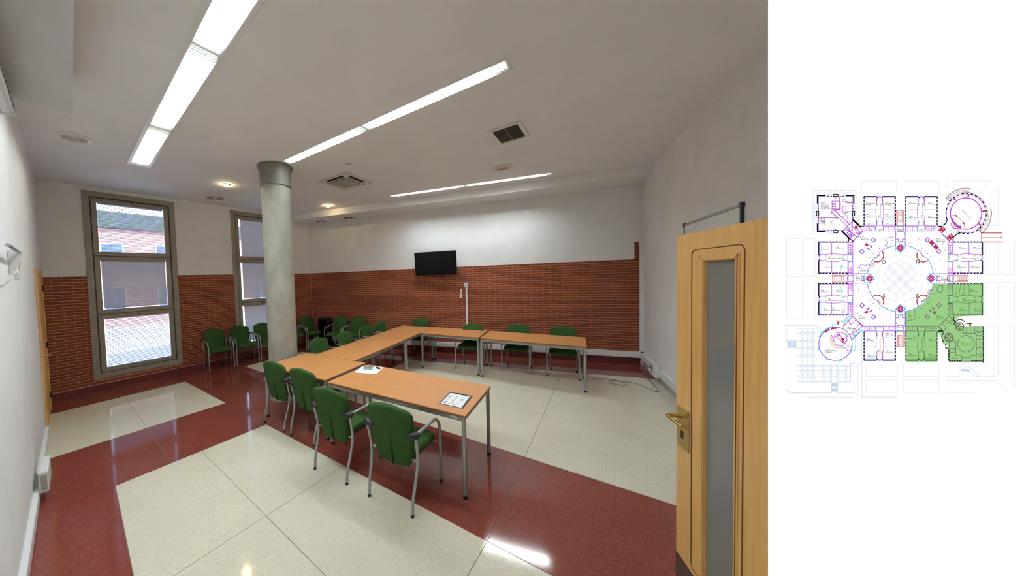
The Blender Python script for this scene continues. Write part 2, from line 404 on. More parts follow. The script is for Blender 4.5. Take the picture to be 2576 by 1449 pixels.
# ------------------------------------------------------------------ windows and blinds
SASH = [(2.53,3.615),(1.425,2.525),(0.32,1.42)]
def rect_frame(mb, x0, x1, z0, z1, wd, y0, y1):
    # mitred frame of four bars
    o = [(x0,z0),(x1,z0),(x1,z1),(x0,z1)]; i = [(x0+wd,z0+wd),(x1-wd,z0+wd),(x1-wd,z1-wd),(x0+wd,z1-wd)]
    for k in range(4):
        a,b,c,d = o[k],o[(k+1)%4],i[(k+1)%4],i[k]
        mb.add([(p[0],y,p[1]) for y in (y0,y1) for p in (a,b,c,d)], [(0,1,2,3),(7,6,5,4),(0,4,5,1),(1,5,6,2),(2,6,7,3),(3,7,4,0)])
    return mb
def make_window(idx, x0, x1, tilts, lab):
    root = bpy.data.objects.new('window_%d' % idx, None); COL.objects.link(root); root.empty_display_size = .1
    struct(frame(root, O0, AW), lab)
    c = rect_frame(MB(), x0, x1, WZ0, WZ1, 0.095, -0.05, 0.022).build('casing', M['winframe'], root, bevel=0.003, seg=1)
    rect_frame(MB(), x0+0.0955, x1-0.0955, WZ0+0.0955, WZ1-0.0955, 0.045, -0.15, -0.103).build('rebate', M['ventgrey'], c)
    for z in (2.5275,1.4225): MB().box(x0+0.10,x1-0.10,-0.148,-0.104,z-0.03,z+0.03).build('transom', M['winframe'], c)
    rect_frame(MB(), x0+0.0955, x1-0.0955, WZ0+0.0955, WZ1-0.0955, 0.0155, -0.1025, -0.028).build('gasket', M['ventgrey'], c)
    for k,(z0,z1) in enumerate(SASH):
        s = rect_frame(MB(), x0+0.112, x1-0.112, z0, z1-0.004, 0.078, -0.10, -0.012).build('sash', M['winframe'], root, bevel=0.004, seg=1)
        MB().box(x0+0.185,x1-0.185,-0.092,-0.088,z0+0.07,z1-0.074).build('pane', M['glass'], s)
        xm = (x0+x1)/2
        if k != 1:
            MB().box(xm-0.014,xm+0.014,-0.012,0.012,z1-0.045,z1-0.018).build('latch', M['black'], s, bevel=0.003)
        for xx in (x0+0.30, x1-0.30):
            MB().box(xx-0.05,xx+0.05,-0.012,-0.004,z0-0.006,z0+0.010).build('hinge', M['collar'], s)
    for k,(z0,z1) in enumerate(SASH):
        pos = ('upper','middle','lower')[k]; wn = ('window nearest the left wall','window behind the concrete column')[idx-1]
        b = thing('venetian_blind', 'grey venetian blind in the %s sash of the %s' % (pos, wn), 'blind', group='venetian blinds')
        frame(b, O0, AW)
        a0, a1 = x0+0.205, x1-(0.205 if idx == 1 else 0.25); zb, zt = z0+0.085, z1-0.095; pitch = 0.0232; n = int((zt-zb)/pitch)
        MB().box(a0,a1,-0.078,-0.056,zt-0.004,zt+0.012).build('head_rail', M['slat'], b)
        key = 'slat%.4f' % (a1-a0)
        if key not in slat_cache: slat_cache[key] = MB().box(a0-(a0+a1)/2,a1-(a0+a1)/2,-0.0125,0.0125,-0.0006,0.0006).mesh('slat', M['slat'])
        for j in range(n):
            o = link('slat', slat_cache[key], b); o.location = ((a0+a1)/2,-0.066,zt-0.012-j*pitch); o.rotation_euler = (math.radians(tilts[k]+random.uniform(-1.5,1.5)),0,0)
        MB().box(a0,a1,-0.075,-0.058,zb-0.012,zb-0.002).build('bottom_rail', M['slat'], b)
        for xx in (a0+0.16, a1-0.16): MB().box(xx-0.0015,xx+0.0015,-0.053,-0.051,zb,zt).build('ladder_cord', M['white'], b)
slat_cache = {}
make_window(1, *WIN[0], (16,62,30), 'tall grey window of three sashes nearest the left wall')
make_window(2, *WIN[1], (58,62,66), 'tall grey window of three sashes partly behind the concrete column')
MB2 = MB().tube([(3.56,0.03,1.15),(3.56,0.032,0.7),(3.56,0.028,0.16)],0.0022,6)
tag(frame(MB2.build('blind_cord', M['white']), O0, AW), 'thin pull cord hanging below the window nearest the left wall', 'cord')

# ------------------------------------------------------------------ concrete column
t = thing('concrete_column', 'round bare concrete column with a flared grey collar at the ceiling', 'column', (2.90,-2.78,0))
pr = [(0.232,0.0),(0.232,0.05),(0.228,0.9),(0.226,3.46)]
MB().lathe(pr,48).build('shaft', M['concrete'], t, smooth=True)
MB().lathe([(0.226,3.46),(0.242,3.462),(0.242,3.66),(0.250,3.72),(0.275,3.765),(0.278,3.793),(0.226,3.794)],48).build('collar', M['collar'], t, smooth=True)
a = math.radians(215); MB().tube([(0.229*math.cos(a),0.229*math.sin(a),0.02),(0.226*math.cos(a),0.226*math.sin(a),3.455)],0.006,6).build('form_seam', M['concrete'], t)

# ------------------------------------------------------------------ ceiling fittings
NAMES = ['long recessed strip light nearest the left wall, with visible louvre blades','long recessed strip light in the middle of the ceiling in front of the square vent','long recessed strip light running along the ceiling beam']
for li,(a,b,cuts,hw,kind) in enumerate(LIGHTS):
    a, b = Vector((*a,0)), Vector((*b,0)); L = (b-a).length; rz = math.atan2(b.y-a.y,b.x-a.x)
    t = thing('strip_light', NAMES[li], 'ceiling light', (a.x,a.y,HC), rz, 'recessed strip lights')
    fl = 0.035 if kind else 0.016
    fr = MB()
    for y0,y1 in ((-hw-fl,-hw+0.004),(hw-0.004,hw+fl)): fr.box(-fl,L+fl,y0,y1,-0.008,-0.0005)
    for x0,x1 in ((-fl,0.004),(L-0.004,L+fl)): fr.box(x0,x1,-hw+0.004,hw-0.004,-0.008,-0.0005)
    fr.build('frame', M['white'], t, bevel=0.002, seg=1)
    rf = MB()
    for s in (-1,1): rf.add([(0.003,s*(hw-0.003),0.0),(L-0.003,s*(hw-0.003),0.0),(L-0.003,s*hw*0.62,0.078),(0.003,s*hw*0.62,0.078)],[(0,1,2,3)])
    rf.add([(0.003,-hw*0.62,0.078),(L-0.003,-hw*0.62,0.078),(L-0.003,hw*0.62,0.078),(0.003,hw*0.62,0.078)],[(0,1,2,3)])
    rf.build('reflector', M['reflector'], t)
    for k in range(len(cuts)-1):
        x0, x1 = cuts[k]*L, cuts[k+1]*L
        m = M['tube_dim'] if (kind and k == 0) else M['tube']
        MB().tube([(x0+0.16,0,0.031),(x1-0.16,0,0.031)],0.0145,10).build('tube', m, t, smooth=True)
        lb = MB(); n = int((x1-x0-0.02)/0.034)
        for j in range(n+1):
            x = x0+0.01+j*(x1-x0-0.02)/n; lb.box(x-0.0008,x+0.0008,-hw+0.006,hw-0.006,-0.003,0.014)
        o = lb.build('louver_blades', M['louver'], t); o['kind'] = 'stuff'
        if k:
            MB().box(x0-0.006,x0+0.006,-hw-fl*0.8,hw+fl*0.8,-0.011,-0.001).build('joint_strip', M['white'], t)
def downlight(x, y, lab):
    t = thing('downlight', lab, 'ceiling light', (x,y,HC), 0, 'halogen downlights')
    MB().ring([(0.052,-0.012),(0.066,-0.008),(0.070,-0.001),(0.050,-0.001)],24).build('trim_ring', M['chrome'], t, smooth=True)
    MB().lathe([(0.004,-0.042),(0.028,-0.038),(0.042,-0.026),(0.046,-0.0125)],20).build('bulb', M['spot'], t, smooth=True)
downlight(1.504,-2.953,'lit halogen downlight in front of the window behind the column')
downlight(1.574,-0.558,'lit halogen downlight close to the ceiling beam')
def ring_diffuser(x, y, r, lab, m):
    t = thing('ceiling_speaker', lab, 'ceiling speaker', (x,y,HC))
    MB().ring([(r*0.78,-0.020),(r*0.92,-0.016),(r,-0.004),(r,-0.001),(r*0.78,-0.001)],32).build('rim', m, t, smooth=True)
    MB().lathe([(0.01,-0.010),(r*0.78,-0.010),(r*0.78,-0.002),(0.01,-0.002)],32).build('plate', M['acgrey'], t)
    for k in range(5):
        rr = r*(0.12+0.15*k); MB().ring([(rr,-0.020),(rr+r*0.035,-0.020),(rr+r*0.045,-0.009),(rr,-0.009)],28).build('ring', m, t, smooth=True)
ring_diffuser(2.05,-4.965,0.152,'round white ringed ceiling speaker near the left wall',M['white'])
t = thing('ceiling_speaker','round cream ceiling plate near the strip light along the beam','ceiling speaker',(5.67,-0.075,HC))
MB().ring([(0.10,-0.018),(0.145,-0.014),(0.165,-0.004),(0.165,-0.001),(0.10,-0.001)],32).build('rim', M['cream_pl'], t, smooth=True)
MB().lathe([(0.005,-0.022),(0.06,-0.020),(0.098,-0.010),(0.10,-0.003)],28).build('centre_cap', M['cream_pl'], t, smooth=True)
MB().tube([(-0.07,-0.02,-0.022),(0.0,0.02,-0.026),(0.07,-0.015,-0.022)],0.008,6).build('ridge', M['acgrey'], t)
t = thing('swirl_diffuser','round white swirl air diffuser on the ceiling by the windows','air vent',(0.43,-2.75,HC))
MB().lathe([(0.01,-0.006),(0.19,-0.006),(0.225,-0.003),(0.225,-0.001),(0.01,-0.001)],36).build('plate', M['white'], t, smooth=True)
for k in range(14):
    a = 2*PI*k/14; c,s_ = math.cos(a),math.sin(a); p = [(0.07,-0.012),(0.165,-0.030),(0.170,-0.006),(0.072,0.006)]
    MB().prism([(c*x-s_*y,s_*x+c*y) for x,y in p],-0.0085,-0.0065).build('slot', M['black'], t)
t = thing('smoke_detector','small white smoke detector on the ceiling above the ceiling cassette','smoke detector',(3.89,-2.09,HC))
MB().lathe([(0.058,-0.001),(0.058,-0.014),(0.046,-0.016)],24).build('base', M['white'], t, smooth=True)
MB().lathe([(0.01,-0.062),(0.034,-0.060),(0.047,-0.048),(0.047,-0.028),(0.040,-0.0165),(0.01,-0.0165)],24).build('sensor_head', M['white'], t, smooth=True)
MB().ring([(0.0475,-0.040),(0.0485,-0.038),(0.0485,-0.034),(0.0475,-0.032)],24).build('sensor_slot', M['ventgrey'], t)
t = thing('air_conditioner','square ceiling cassette air conditioner with four dark air slots','air conditioner',(3.20,-1.49,HC),0.06)
h = 0.375
MB().prism([(-h,-h),(h,-h),(h,h),(-h,h)],-0.020,-0.001).build('panel', M['acwhite'], t, bevel=0.008)
MB().prism([(-0.21,-0.21),(0.21,-0.21),(0.21,0.21),(-0.21,0.21)],-0.034,-0.0205).build('intake_grille', M['acgrey'], t, bevel=0.008)
for k in range(4):
    a = k*PI/2; c,s_ = math.cos(a),math.sin(a); R2 = lambda x,y:(c*x-s_*y,s_*x+c*y)
    MB().prism([R2(*p) for p in ((-0.20,0.245),(0.20,0.245),(0.20,0.315),(-0.20,0.315))],-0.0225,-0.0203).build('air_slot', M['black'], t)
    v = [(-0.2,0.25,-0.024),(0.2,0.25,-0.024),(0.2,0.285,-0.046),(-0.2,0.285,-0.046)]; v += [(x,y+0.004,z+0.002) for x,y,z in v]
    MB().add([(*R2(x,y),z) for x,y,z in v],[(0,1,2,3),(7,6,5,4),(0,4,5,1),(1,5,6,2),(2,6,7,3),(3,7,4,0)]).build('flap', M['acwhite'], t)
    MB().prism([R2(*p) for p in ((0.31,0.31),(0.345,0.31),(0.345,0.345),(0.31,0.345))],-0.026,-0.0203).build('corner_cap', M['acwhite'], t, bevel=0.003)
t = thing('square_vent','square ceiling vent with dark parallel slats','air vent',(6.125,-1.285,HC),0.02)
rect = [(-0.185,-0.245),(0.185,-0.245),(0.185,0.245),(-0.185,0.245)]
MB().prism(rect,-0.004,-0.001).build('backing', M['black'], t)
for x0,x1,y0,y1 in ((-0.20,-0.155,-0.26,0.26),(0.155,0.20,-0.26,0.26),(-0.155,0.155,-0.26,-0.215),(-0.155,0.155,0.215,0.26)):
    MB().box(x0,x1,y0,y1,-0.014,-0.004).build('frame_bar', M['acwhite'], t)
for k in range(15):
    y = -0.20+k*0.0286; o = MB().box(-0.155,0.155,-0.0065,0.0065,-0.001,0.001).build('slat', M['acgrey'], t); o.location = (0,y,-0.010); o.rotation_euler = (math.radians(40),0,0)
MB().box(-0.004,0.004,-0.215,0.215,-0.018,-0.014).build('centre_bar', M['acgrey'], t)
t = thing('emergency_light','small white emergency light beside the strip light along the beam','emergency light',(3.62,0.28,HC),TT)
MB().box(-0.16,0.16,-0.035,0.035,-0.022,-0.001).build('housing', M['white'], t, bevel=0.006)
for s in (-1,1): MB().lathe([(0.006,-0.032),(0.016,-0.030),(0.020,-0.022)],14,(s*0.13,0)).build('lamp_head', M['white'], t, smooth=True)
for (x,y,lab) in ((0.54,0.02,'black and white sensor under the beam nearest the window wall'),(1.41,0.30,'black and white sensor under the beam, second from the window wall')):
    t = thing('beam_sensor', lab, 'sensor', (x,y,HM), TT, 'sensors under the beam')
    MB().box(-0.10,0.10,-0.06,0.06,-0.022,-0.0005).build('base', M['black'], t, bevel=0.006)
    MB().lathe([(0.02,-0.055),(0.055,-0.048),(0.066,-0.034),(0.066,-0.0225)],20,(0.02,-0.02)).build('dome', M['white'], t, smooth=True)
    MB().tube([(0.10,0,-0.012),(0.17,0.02,-0.014),(0.21,0.02,-0.03),(0.215,0.02,-0.05)],0.004,6).build('lead', M['cable'], t)

# ------------------------------------------------------------------ chairs
def rounded(hw_b, hw_m, hw_t, z0, z1, n=7):
    """outline of the chair back, bottom to top"""
    pts = []
    for i in range(n+1):                      # right side upward
        u = i/n; z = z0+0.03+(z1-z0-0.12)*u; pts.append((hw_b+(hw_m-hw_b)*math.sin(u*PI/2), z))
    for i in range(1,7):                      # top right corner
        a = i/6*PI/2; pts.append((hw_t-0.075+0.075*math.cos(a)+(hw_m-hw_t)*(1-i/6), z1-0.09+0.065*math.sin(a)))
    for i in range(1,4): u = i/4; pts.append(((hw_t-0.075)*(1-u), z1-0.025+0.025*math.sin(u*PI/2)))
    pts.append((0,z1))
    left = [(-x,z) for x,z in pts[:-1]][::-1]
    bot = [(-hw_b+0.025,z0+0.004),(-hw_b*0.5,z0),(0,z0-0.002),(hw_b*0.5,z0),(hw_b-0.025,z0+0.004)]
    return pts+left+bot
def make_chair():
    root = bpy.data.objects.new('armchair', None); COL.objects.link(root); root.empty_display_size = .1
    sv = M['silver']
    # backrest: bowed, leaning, padded
    out = rounded(0.165,0.222,0.215,0.335,0.878); n = len(out)
    def pos(x,z,off): 
        y = -0.165-0.16*(z-0.40)-0.10*(z-0.62)**2*(1 if z > .62 else 0)+0.75*x*x*0.55
        return (x, y+off, z)
    cx, cz = 0.0, 0.62
    rings = []
    for sc,off in ((0.90,0.032),(0.975,0.026),(1.0,0.008),(1.0,-0.010),(0.97,-0.024),(0.88,-0.029)):
        rings.append([pos(cx+(x-cx)*sc if sc != 1 else x, cz+(z-cz)*(1-(1-sc)*0.75), off) for x,z in out])
    m = MB(); m.add([p for r in rings for p in r], [(i*n+k,i*n+(k+1)%n,(i+1)*n+(k+1)%n,(i+1)*n+k) for i in range(5) for k in range(n)])
    # front and rear faces as grids towards the centre line
    for ring,off in ((rings[0],0.034),(rings[-1],-0.030)):
        sm = [ring]
        for s in (0.66,0.33):
            sm.append([pos(p[0]*s, cz+(p[2]-cz)*s, off) for p in ring])
        c = pos(0,cz,off); base = len(m.v); m.add([p for r in sm for p in r]+[c], [])
        for i in range(2):
            for k in range(n): m.f.append((base+i*n+k,base+i*n+(k+1)%n,base+(i+1)*n+(k+1)%n,base+(i+1)*n+k))
        for k in range(n): m.f.append((base+2*n+k,base+2*n+(k+1)%n,base+3*n))
    me = m.mesh('backrest', M['green'])
    bm2 = bmesh.new(); bm2.from_mesh(me); bmesh.ops.remove_doubles(bm2, verts=bm2.verts, dist=0.0005); bmesh.ops.recalc_face_normals(bm2, faces=bm2.faces); bm2.to_mesh(me); bm2.free()
    me.polygons.foreach_set('use_smooth',[True]*len(me.polygons))
    back = link('backrest', me, root)
    pl = MB(); zs = [0.345+0.0385*i for i in range(9)]
    for i in range(8):
        z0,z1 = zs[i],zs[i+1]; w0,w1 = 0.003+0.010*(1-i/8),0.003+0.010*(1-(i+1)/8)
        a,b = pos(0,z0,-0.026),pos(0,z1,-0.026)
        pl.add([(-w0,a[1],z0),(w0,a[1],z0),(w1,b[1],z1),(-w1,b[1],z1),(w0+0.004,a[1]-0.020*(1-i/8)-0.004,z0),(w1+0.004,b[1]-0.020*(1-(i+1)/8)-0.004,z1)],[(0,4,5,3),(1,2,5,4),(0,1,4),(3,5,2)])
    pl.build('pleat', M['green'], back)
    # seat: rounded cushion and black pan
    def seat_outline(k, r):
        pts = []; hw = 0.225*k; y0,y1 = -0.19*k,0.255*k
        for cxs,cys,a0 in ((hw-r,y1-r,0),(-hw*0.98+r,y1-r,PI/2),(-hw*0.90+r,y0+r,PI),(hw*0.90-r,y0+r,1.5*PI)):
            for i in range(5): a = a0+i*PI/8; pts.append((cxs+r*math.cos(a),cys+r*math.sin(a)))
        return pts
    lay = [(0.94,0.424),(0.995,0.432),(1.0,0.452),(0.985,0.470),(0.93,0.482),(0.55,0.486)]
    so = [[(x,y,z+(-0.012*max(0,(y-0.17)/0.085)) ) for x,y in seat_outline(k,0.07*k)] for k,z in lay]; n2 = len(so[0])
    m = MB(); m.add([p for r in so for p in r],[(i*n2+k,i*n2+(k+1)%n2,(i+1)*n2+(k+1)%n2,(i+1)*n2+k) for i in range(5) for k in range(n2)]+[tuple(range(n2-1,-1,-1)),tuple(range(5*n2,6*n2))])
    m.build('seat', M['green'], root, smooth=True)
    MB().prism([(x*0.94,y*0.94) for x,y in seat_outline(0.97,0.06)],0.402,0.424).build('seat_pan', M['black'], root)
    for s in (-1,1):
        fl = [(s*0.252,0.262,0.012),(s*0.252,0.258,0.30),(s*0.252,0.252,0.50)]+[(s*0.252,0.252-0.13*(1-math.cos(a)),0.50+0.142*math.sin(a)) for a in [PI/2*i/6 for i in range(1,7)]]
        o = MB().tube(fl,0.0135,10).build('leg', sv, root, smooth=True)
        MB().lathe([(0.0145,0.0),(0.0155,0.004),(0.0145,0.022)],10,(s*0.252,0.262)).build('foot_cap', M['black'], o)
        MB().tube([(s*0.252,0.122,0.642),(s*0.251,0.02,0.648),(s*0.249,-0.10,0.654),(s*0.246,-0.185,0.658)],0.0138,10,1.0).build('armrest', sv, root, smooth=True)
        rl = [(s*0.247,-0.205,0.655),(s*0.244,-0.198,0.61),(s*0.241,-0.180,0.54),(s*0.237,-0.163,0.45),(s*0.233,-0.162,0.37),(s*0.226,-0.182,0.28),(s*0.222,-0.212,0.19),(s*0.218,-0.238,0.10),(s*0.216,-0.248,0.012)]
        o = MB().tube(rl,0.0135,10).build('leg', sv, root, smooth=True)
        MB().lathe([(0.0145,0.0),(0.0155,0.004),(0.0145,0.022)],10,(s*0.216,-0.248)).build('foot_cap', M['black'], o)
        j = MB().tube([(s*0.272,-0.180,0.658),(s*0.262,-0.190,0.658),(s*0.245,-0.205,0.657),(s*0.215,-0.222,0.655),(s*0.170,-0.226,0.652)],[0.012,0.029,0.033,0.030,0.014],12,0.85)
        j.build('arm_joint', M['black'], root, smooth=True)
    MB().tube([(-0.245,0.20,0.408),(0.245,0.20,0.408)],0.010,8).build('crossbar', sv, root, smooth=True)
    MB().tube([(-0.228,-0.15,0.408),(0.228,-0.15,0.408)],0.010,8).build('crossbar', sv, root, smooth=True)
    return root
proto = make_chair(); used = [False]
def chair(x, y, rz, label, group):
    o = proto if not used[0] else copy_tree(proto); used[0] = True
    o.location = (x,y,0); o.rotation_euler = (0,0,rz); tag(o, label, 'chair', group); return o
G1 = 'green armchairs at the near table'; G2 = 'green armchairs at the left tables'; G3 = 'green armchairs on the television side'; G4 = 'green armchairs lined up by the windows'; G5 = 'green armchairs against the far wall'
def fro(x, y, rz, label, g):           # x, y = middle of the rear feet
    c,s_ = math.cos(rz),math.sin(rz); chair(x-0.248*s_, y+0.248*c, rz, label, g)
fro(5.745,-3.575,0.09,'green armchair nearest the camera, seen from behind at the clipboard table',G1)
fro(5.045,-3.632,0.085,'green armchair seen from behind, second from the camera at the near tables',G1)
fro(4.265,-3.405,0.06,'green armchair seen from behind, third from the camera, beside the column foot',G1)
fro(3.672,-3.428,0.08,'green armchair seen from behind, farthest left of the near row, touching the column',G1)
for i,(x,y,a) in enumerate(((3.18,-2.08,-1.47),(3.145,-1.385,-1.45),(2.975,-0.53,-1.44),(2.85,0.085,-1.42))):
    chair(x,y,a,'green armchair tucked in at the left tables, %s' % ('first behind the column','second from the column','third from the column','fourth from the column near the far wall')[i],G2)
for i,(x,y,a) in enumerate(((3.345,0.655,PI+0.16),(4.80,0.44,PI+0.13),(5.63,0.80,PI+0.11),(6.41,0.93,PI+0.11))):
    chair(x,y,a,'green armchair facing the camera behind the far tables, %s' % ('leftmost below the television','below the wall socket','second from the right end','at the right end')[i],G3)
WINL = ('nearest the left wall, in front of brick','second from the left, below the second window','third from the left, half behind the column','just right of the column','at the far corner beside the black cabinet')
for i,s_ in enumerate((2.735,2.17,1.61,0.86,0.30)):
    p = onf(O0,AW,s_,0.355); chair(p.x,p.y,AW-PI+PI/2+PI/2+0.0,'green armchair along the window wall, '+WINL[i],G4)
for i,s_ in enumerate((1.10,1.66)):
    p = onf(cr,AT,W-s_,0.40); chair(p.x,p.y,AT,'green armchair against the far brick wall, %s' % ('next to the black cabinet','second from the black cabinet')[i],G5)

# ------------------------------------------------------------------ tables
def table(x, y, rz, L, D, label, H=0.74):
    t = thing('meeting_table', label, 'table', (x,y,0), rz, 'beech meeting tables in a U')
    top = MB().box(0,L,0,D,H-0.024,H).build('tabletop', M['wood'], t, bevel=0.003)
    e = MB().box(-0.001,L+0.001,-0.001,D+0.001,H-0.022,H-0.004); e.build('edge_band', M['edge'], top)
    i = 0.022
    for a,b,c,d in ((i,L-i,i,i+0.02),(i,L-i,D-i-0.02,D-i),(i,i+0.02,i,D-i),(L-i-0.02,L-i,i,D-i)):
        MB().box(a,b,c,d,H-0.068,H-0.0245).build('rail', M['silver'], t, bevel=0.003, seg=1)
    for a in (0.024,L-0.024):
        for b in (0.024,D-0.024):
            o = MB().tube([(a,b,0.02),(a,b,H-0.0245)],0.0195,12).build('leg', M['silver'], t, smooth=True)
            MB().lathe([(0.020,0.0),(0.0215,0.004),(0.0205,0.028)],12,(a,b)).build('foot_cap', M['black'], o)
    return t
TA = table(4.605,-3.262,0.078,1.645,0.79,'near beech table with the clipboard on its corner')
MB().box(1.50,1.57,0.0205,0.0222,0.688,0.706).build('sticker', M['paper'], TA)
table(3.315,-3.352,0.098,1.225,0.79,'short beech table at the bottom left corner of the U beside the column')
def tab2(br, th, L, D, lab):   # long side runs away from the camera; br = near right corner
    table(br[0],br[1],th+PI/2,L,D,lab)
tab2((4.245,-2.452),0.118,1.60,0.80,'beech table on the left side of the U, nearer the camera')
tab2((4.045,-0.850),0.140,1.40,0.80,'beech table on the left side of the U, at its far corner')
table(3.962,-0.203,0.132,1.212,0.79,'short beech table on the far side of the U below the television')
table(5.192,-0.068,0.105,1.665,0.80,'beech table at the right end of the far side of the U')
# ------------------------------------------------------------------ things on the near table
def onA(u, v, z=0.74):
    c,s_ = math.cos(0.078),math.sin(0.078); return (4.605+c*u-s_*v, -3.262+s_*u+c*v, z)
t = thing('clipboard','dark clipboard holding a white printed sheet on the near table corner','clipboard',onA(1.46,0.27,0.7402),0.078+0.04)
MB().box(-0.115,0.115,-0.155,0.155,0.0,0.004).build('board', M['navy'], t, bevel=0.0015, seg=1)
sh = MB().box(-0.100,0.096,-0.148,0.125,0.0042,0.0050).build('sheet', M['paper'], t)
ik = MB()
rr = random.Random(4)
for r in range(7):
    for c in range(4 if r in (0,6) else 3):
        x = -0.085+c*(0.046 if r in (0,6) else 0.060)+rr.uniform(-.004,.004); y = 0.105-r*0.038; ik.box(x,x+rr.uniform(0.024,0.038),y,y+(0.008 if r == 6 else 0.005),0.0051,0.0054)
        if r not in (0,6) and rr.random() < .7: ik.box(x,x+rr.uniform(0.012,0.03),y-0.009,y-0.006,0.0051,0.0054)
ik.build('print', M['ink'], sh)
MB().box(-0.035,0.035,0.136,0.152,0.0042,0.009).build('clip', M['navy'], t, bevel=0.002)
pp = onA(0.155,0.60,0.7402)
t = thing('paper_sheet','blank white sheet at the left end of the near table','paper',pp,0.078+0.25)
pts = []
for cx_,cy_,a0 in ((0.12,0.115,0),(-0.12,0.115,PI/2),(-0.12,-0.115,PI),(0.12,-0.115,1.5*PI)):
    for i in range(4): pts.append((cx_+0.03*math.cos(a0+i*PI/6),cy_+0.03*math.sin(a0+i*PI/6)))
MB().prism(pts,0.0,0.0012).build('sheet', M['paper'], t)
t = thing('card_pack','small shiny stack of packets on the white sheet','packet',onA(0.115,0.63,0.7415),0.078+0.35)
for k,(dx,dy,rz_) in enumerate(((0,0,0),(0.004,0.003,0.06),(-0.003,0.004,-0.05))):
    o = MB().box(-0.055,0.055,-0.04,0.04,0.0,0.0105).build('packet', M['clear'] if k != 1 else M['paper'], t, bevel=0.002); o.location = (dx,dy,k*0.011); o.rotation_euler = (0,0,rz_)
MB().box(-0.045,0.02,-0.03,0.025,0.0331,0.0345).build('cover_print', mat('ochre_print',(190,150,90),0.5), t)
t = thing('car_key','black key fob lying on the white sheet','key',onA(0.225,0.70,0.7415),0.078-0.3)
MB().box(-0.038,0.038,-0.017,0.017,0.0,0.014).build('fob', M['black'], t, bevel=0.006, seg=3)
MB().box(-0.018,0.006,-0.006,0.006,0.0141,0.0150).build('button', M['ventgrey'], t)
MB().tube([(0.040+0.012*math.cos(a),0.012*math.sin(a),0.005) for a in [2*PI*i/16 for i in range(17)]],0.0015,6).build('key_ring', M['chrome'], t)
t = thing('pen_case','slim dark case at the far edge of the near table beside the sheet','case',onA(0.09,0.735,0.7402),0.078-0.35)
MB().box(-0.05,0.05,-0.014,0.014,0.0,0.016).build('body', M['black'], t, bevel=0.005, seg=3)
MB().box(-0.02,0.02,-0.0145,0.0145,0.0161,0.0170).build('band', M['chrome'], t)

# ------------------------------------------------------------------ television, socket and trunking on the far wall
tx = W-3.835
t = thing('television','black flat television tilted forward on the far wall','television',onf(cr,AT,tx,0.0,2.25),AT)
body = MB().box(-0.515,0.515,-0.02,0.02,-0.29,0.29).build('housing', M['black'], t, bevel=0.006); 
scr = MB().box(-0.505,0.505,0.0202,0.0215,-0.275,0.28).build('screen_glass', M['screen'], body)
MB().box(-0.14,-0.07,0.0,0.022,-0.300,-0.290).build('sensor_bump', M['black'], body)
body.location = (0,0.20,0.0); body.rotation_euler = (math.radians(-9),0,0)
MB().box(-0.20,0.20,0.0005,0.02,-0.12,0.10).build('wall_plate', M['black'], t)
for x in (-0.15,0.15): MB().box(x-0.02,x+0.02,0.02,0.165,-0.03,0.03).build('bracket_arm', M['black'], t)
p = []
for k in range(9):
    u = k/8; p.append((-0.12-0.46*u**1.3, 0.12-0.085*u, -0.29-0.38*u**0.9))
tag(frame(MB().tube(p,0.004,6).build('television_cable', M['black']), onf(cr,AT,tx,0.0,2.25), AT), 'black lead hanging from the television to the white adapter', 'cable')
t = thing('power_adapter','white flat adapter hanging on the brick wall under the television','adapter',onf(cr,AT,W-4.41,0.025,1.49),AT)
MB().box(-0.022,0.022,-0.014,0.014,-0.115,0.115).build('body', M['duct'], t, bevel=0.005); t.rotation_euler = (0,math.radians(-6),AT)
MB().box(-0.010,0.010,0.0141,0.0150,-0.02,0.05).build('rating_plate', M['acgrey'], t)
t = thing('wall_socket','white square wall socket with a black plug on the brick wall','socket',onf(cr,AT,W-4.541,0.0,1.697),AT)
MB().box(-0.045,0.045,0.0015,0.038,-0.046,0.046).build('box', M['duct'], t, bevel=0.005)
MB().tube([(0.004,0.039,0.0),(0.004,0.066,0.0)],[0.020,0.014],12).build('plug', M['black'], t)
MB().tube([(0.004,0.062,0),(0.03,0.07,0.0),(0.06,0.05,-0.005),(0.10,0.03,-0.06)],0.0035,6).build('plug_lead', M['black'], t)
t = tag(frame(MB().box(W-4.564,W-4.526,0.0015,0.026,0.275,1.648).build('vertical_trunking', M['duct'], bevel=0.003), cr, AT),'narrow vertical white trunking running down from the wall socket','trunking')
t = thing('wall_trunking','long white trunking running along the foot of the far brick wall','trunking',cr,AT)
MB().box(0.05,W-0.15,0.0135,0.058,0.150,0.272).build('body', M['duct'], t, bevel=0.004)
MB().box(0.06,W-0.16,0.0582,0.0600,0.160,0.262).build('cover', M['duct'], t)
t = thing('corner_trunking','tall white trunking filling the corner between far wall and right wall','trunking',cr,AT)
MB().box(0.004,0.064,0.004,0.055,0.275,HM-0.002).build('body', M['duct'], t, bevel=0.004)
MB().box(0.012,0.056,0.0552,0.0568,0.280,HM-0.01).build('cover', M['duct'], t)
t = thing('side_trunking','long white trunking running along the foot of the right wall','trunking',cr,AR)
MB().box(-5.3,-0.07,0.0015,0.050,0.132,0.255).build('body', M['duct'], t, bevel=0.004)
MB().box(-5.29,-0.08,0.0502,0.0520,0.142,0.245).build('cover', M['duct'], t)
t = thing('floor_socket','white double socket box on the trunking of the right wall','socket',onf(cr,AR,-1.12,0.0525,0.0),AR)
MB().box(-0.14,0.14,0.0,0.052,0.105,0.335).build('box', M['duct'], t, bevel=0.008)
MB().box(0.05,0.10,0.0525,0.058,0.16,0.27).build('socket_face', M['ventgrey'], t, bevel=0.004)
MB().box(0.06,0.09,0.0582,0.085,0.17,0.21).build('plug', M['duct'], t, bevel=0.004)
p0 = onf(cr,AR,-1.04,0.135,0.19)
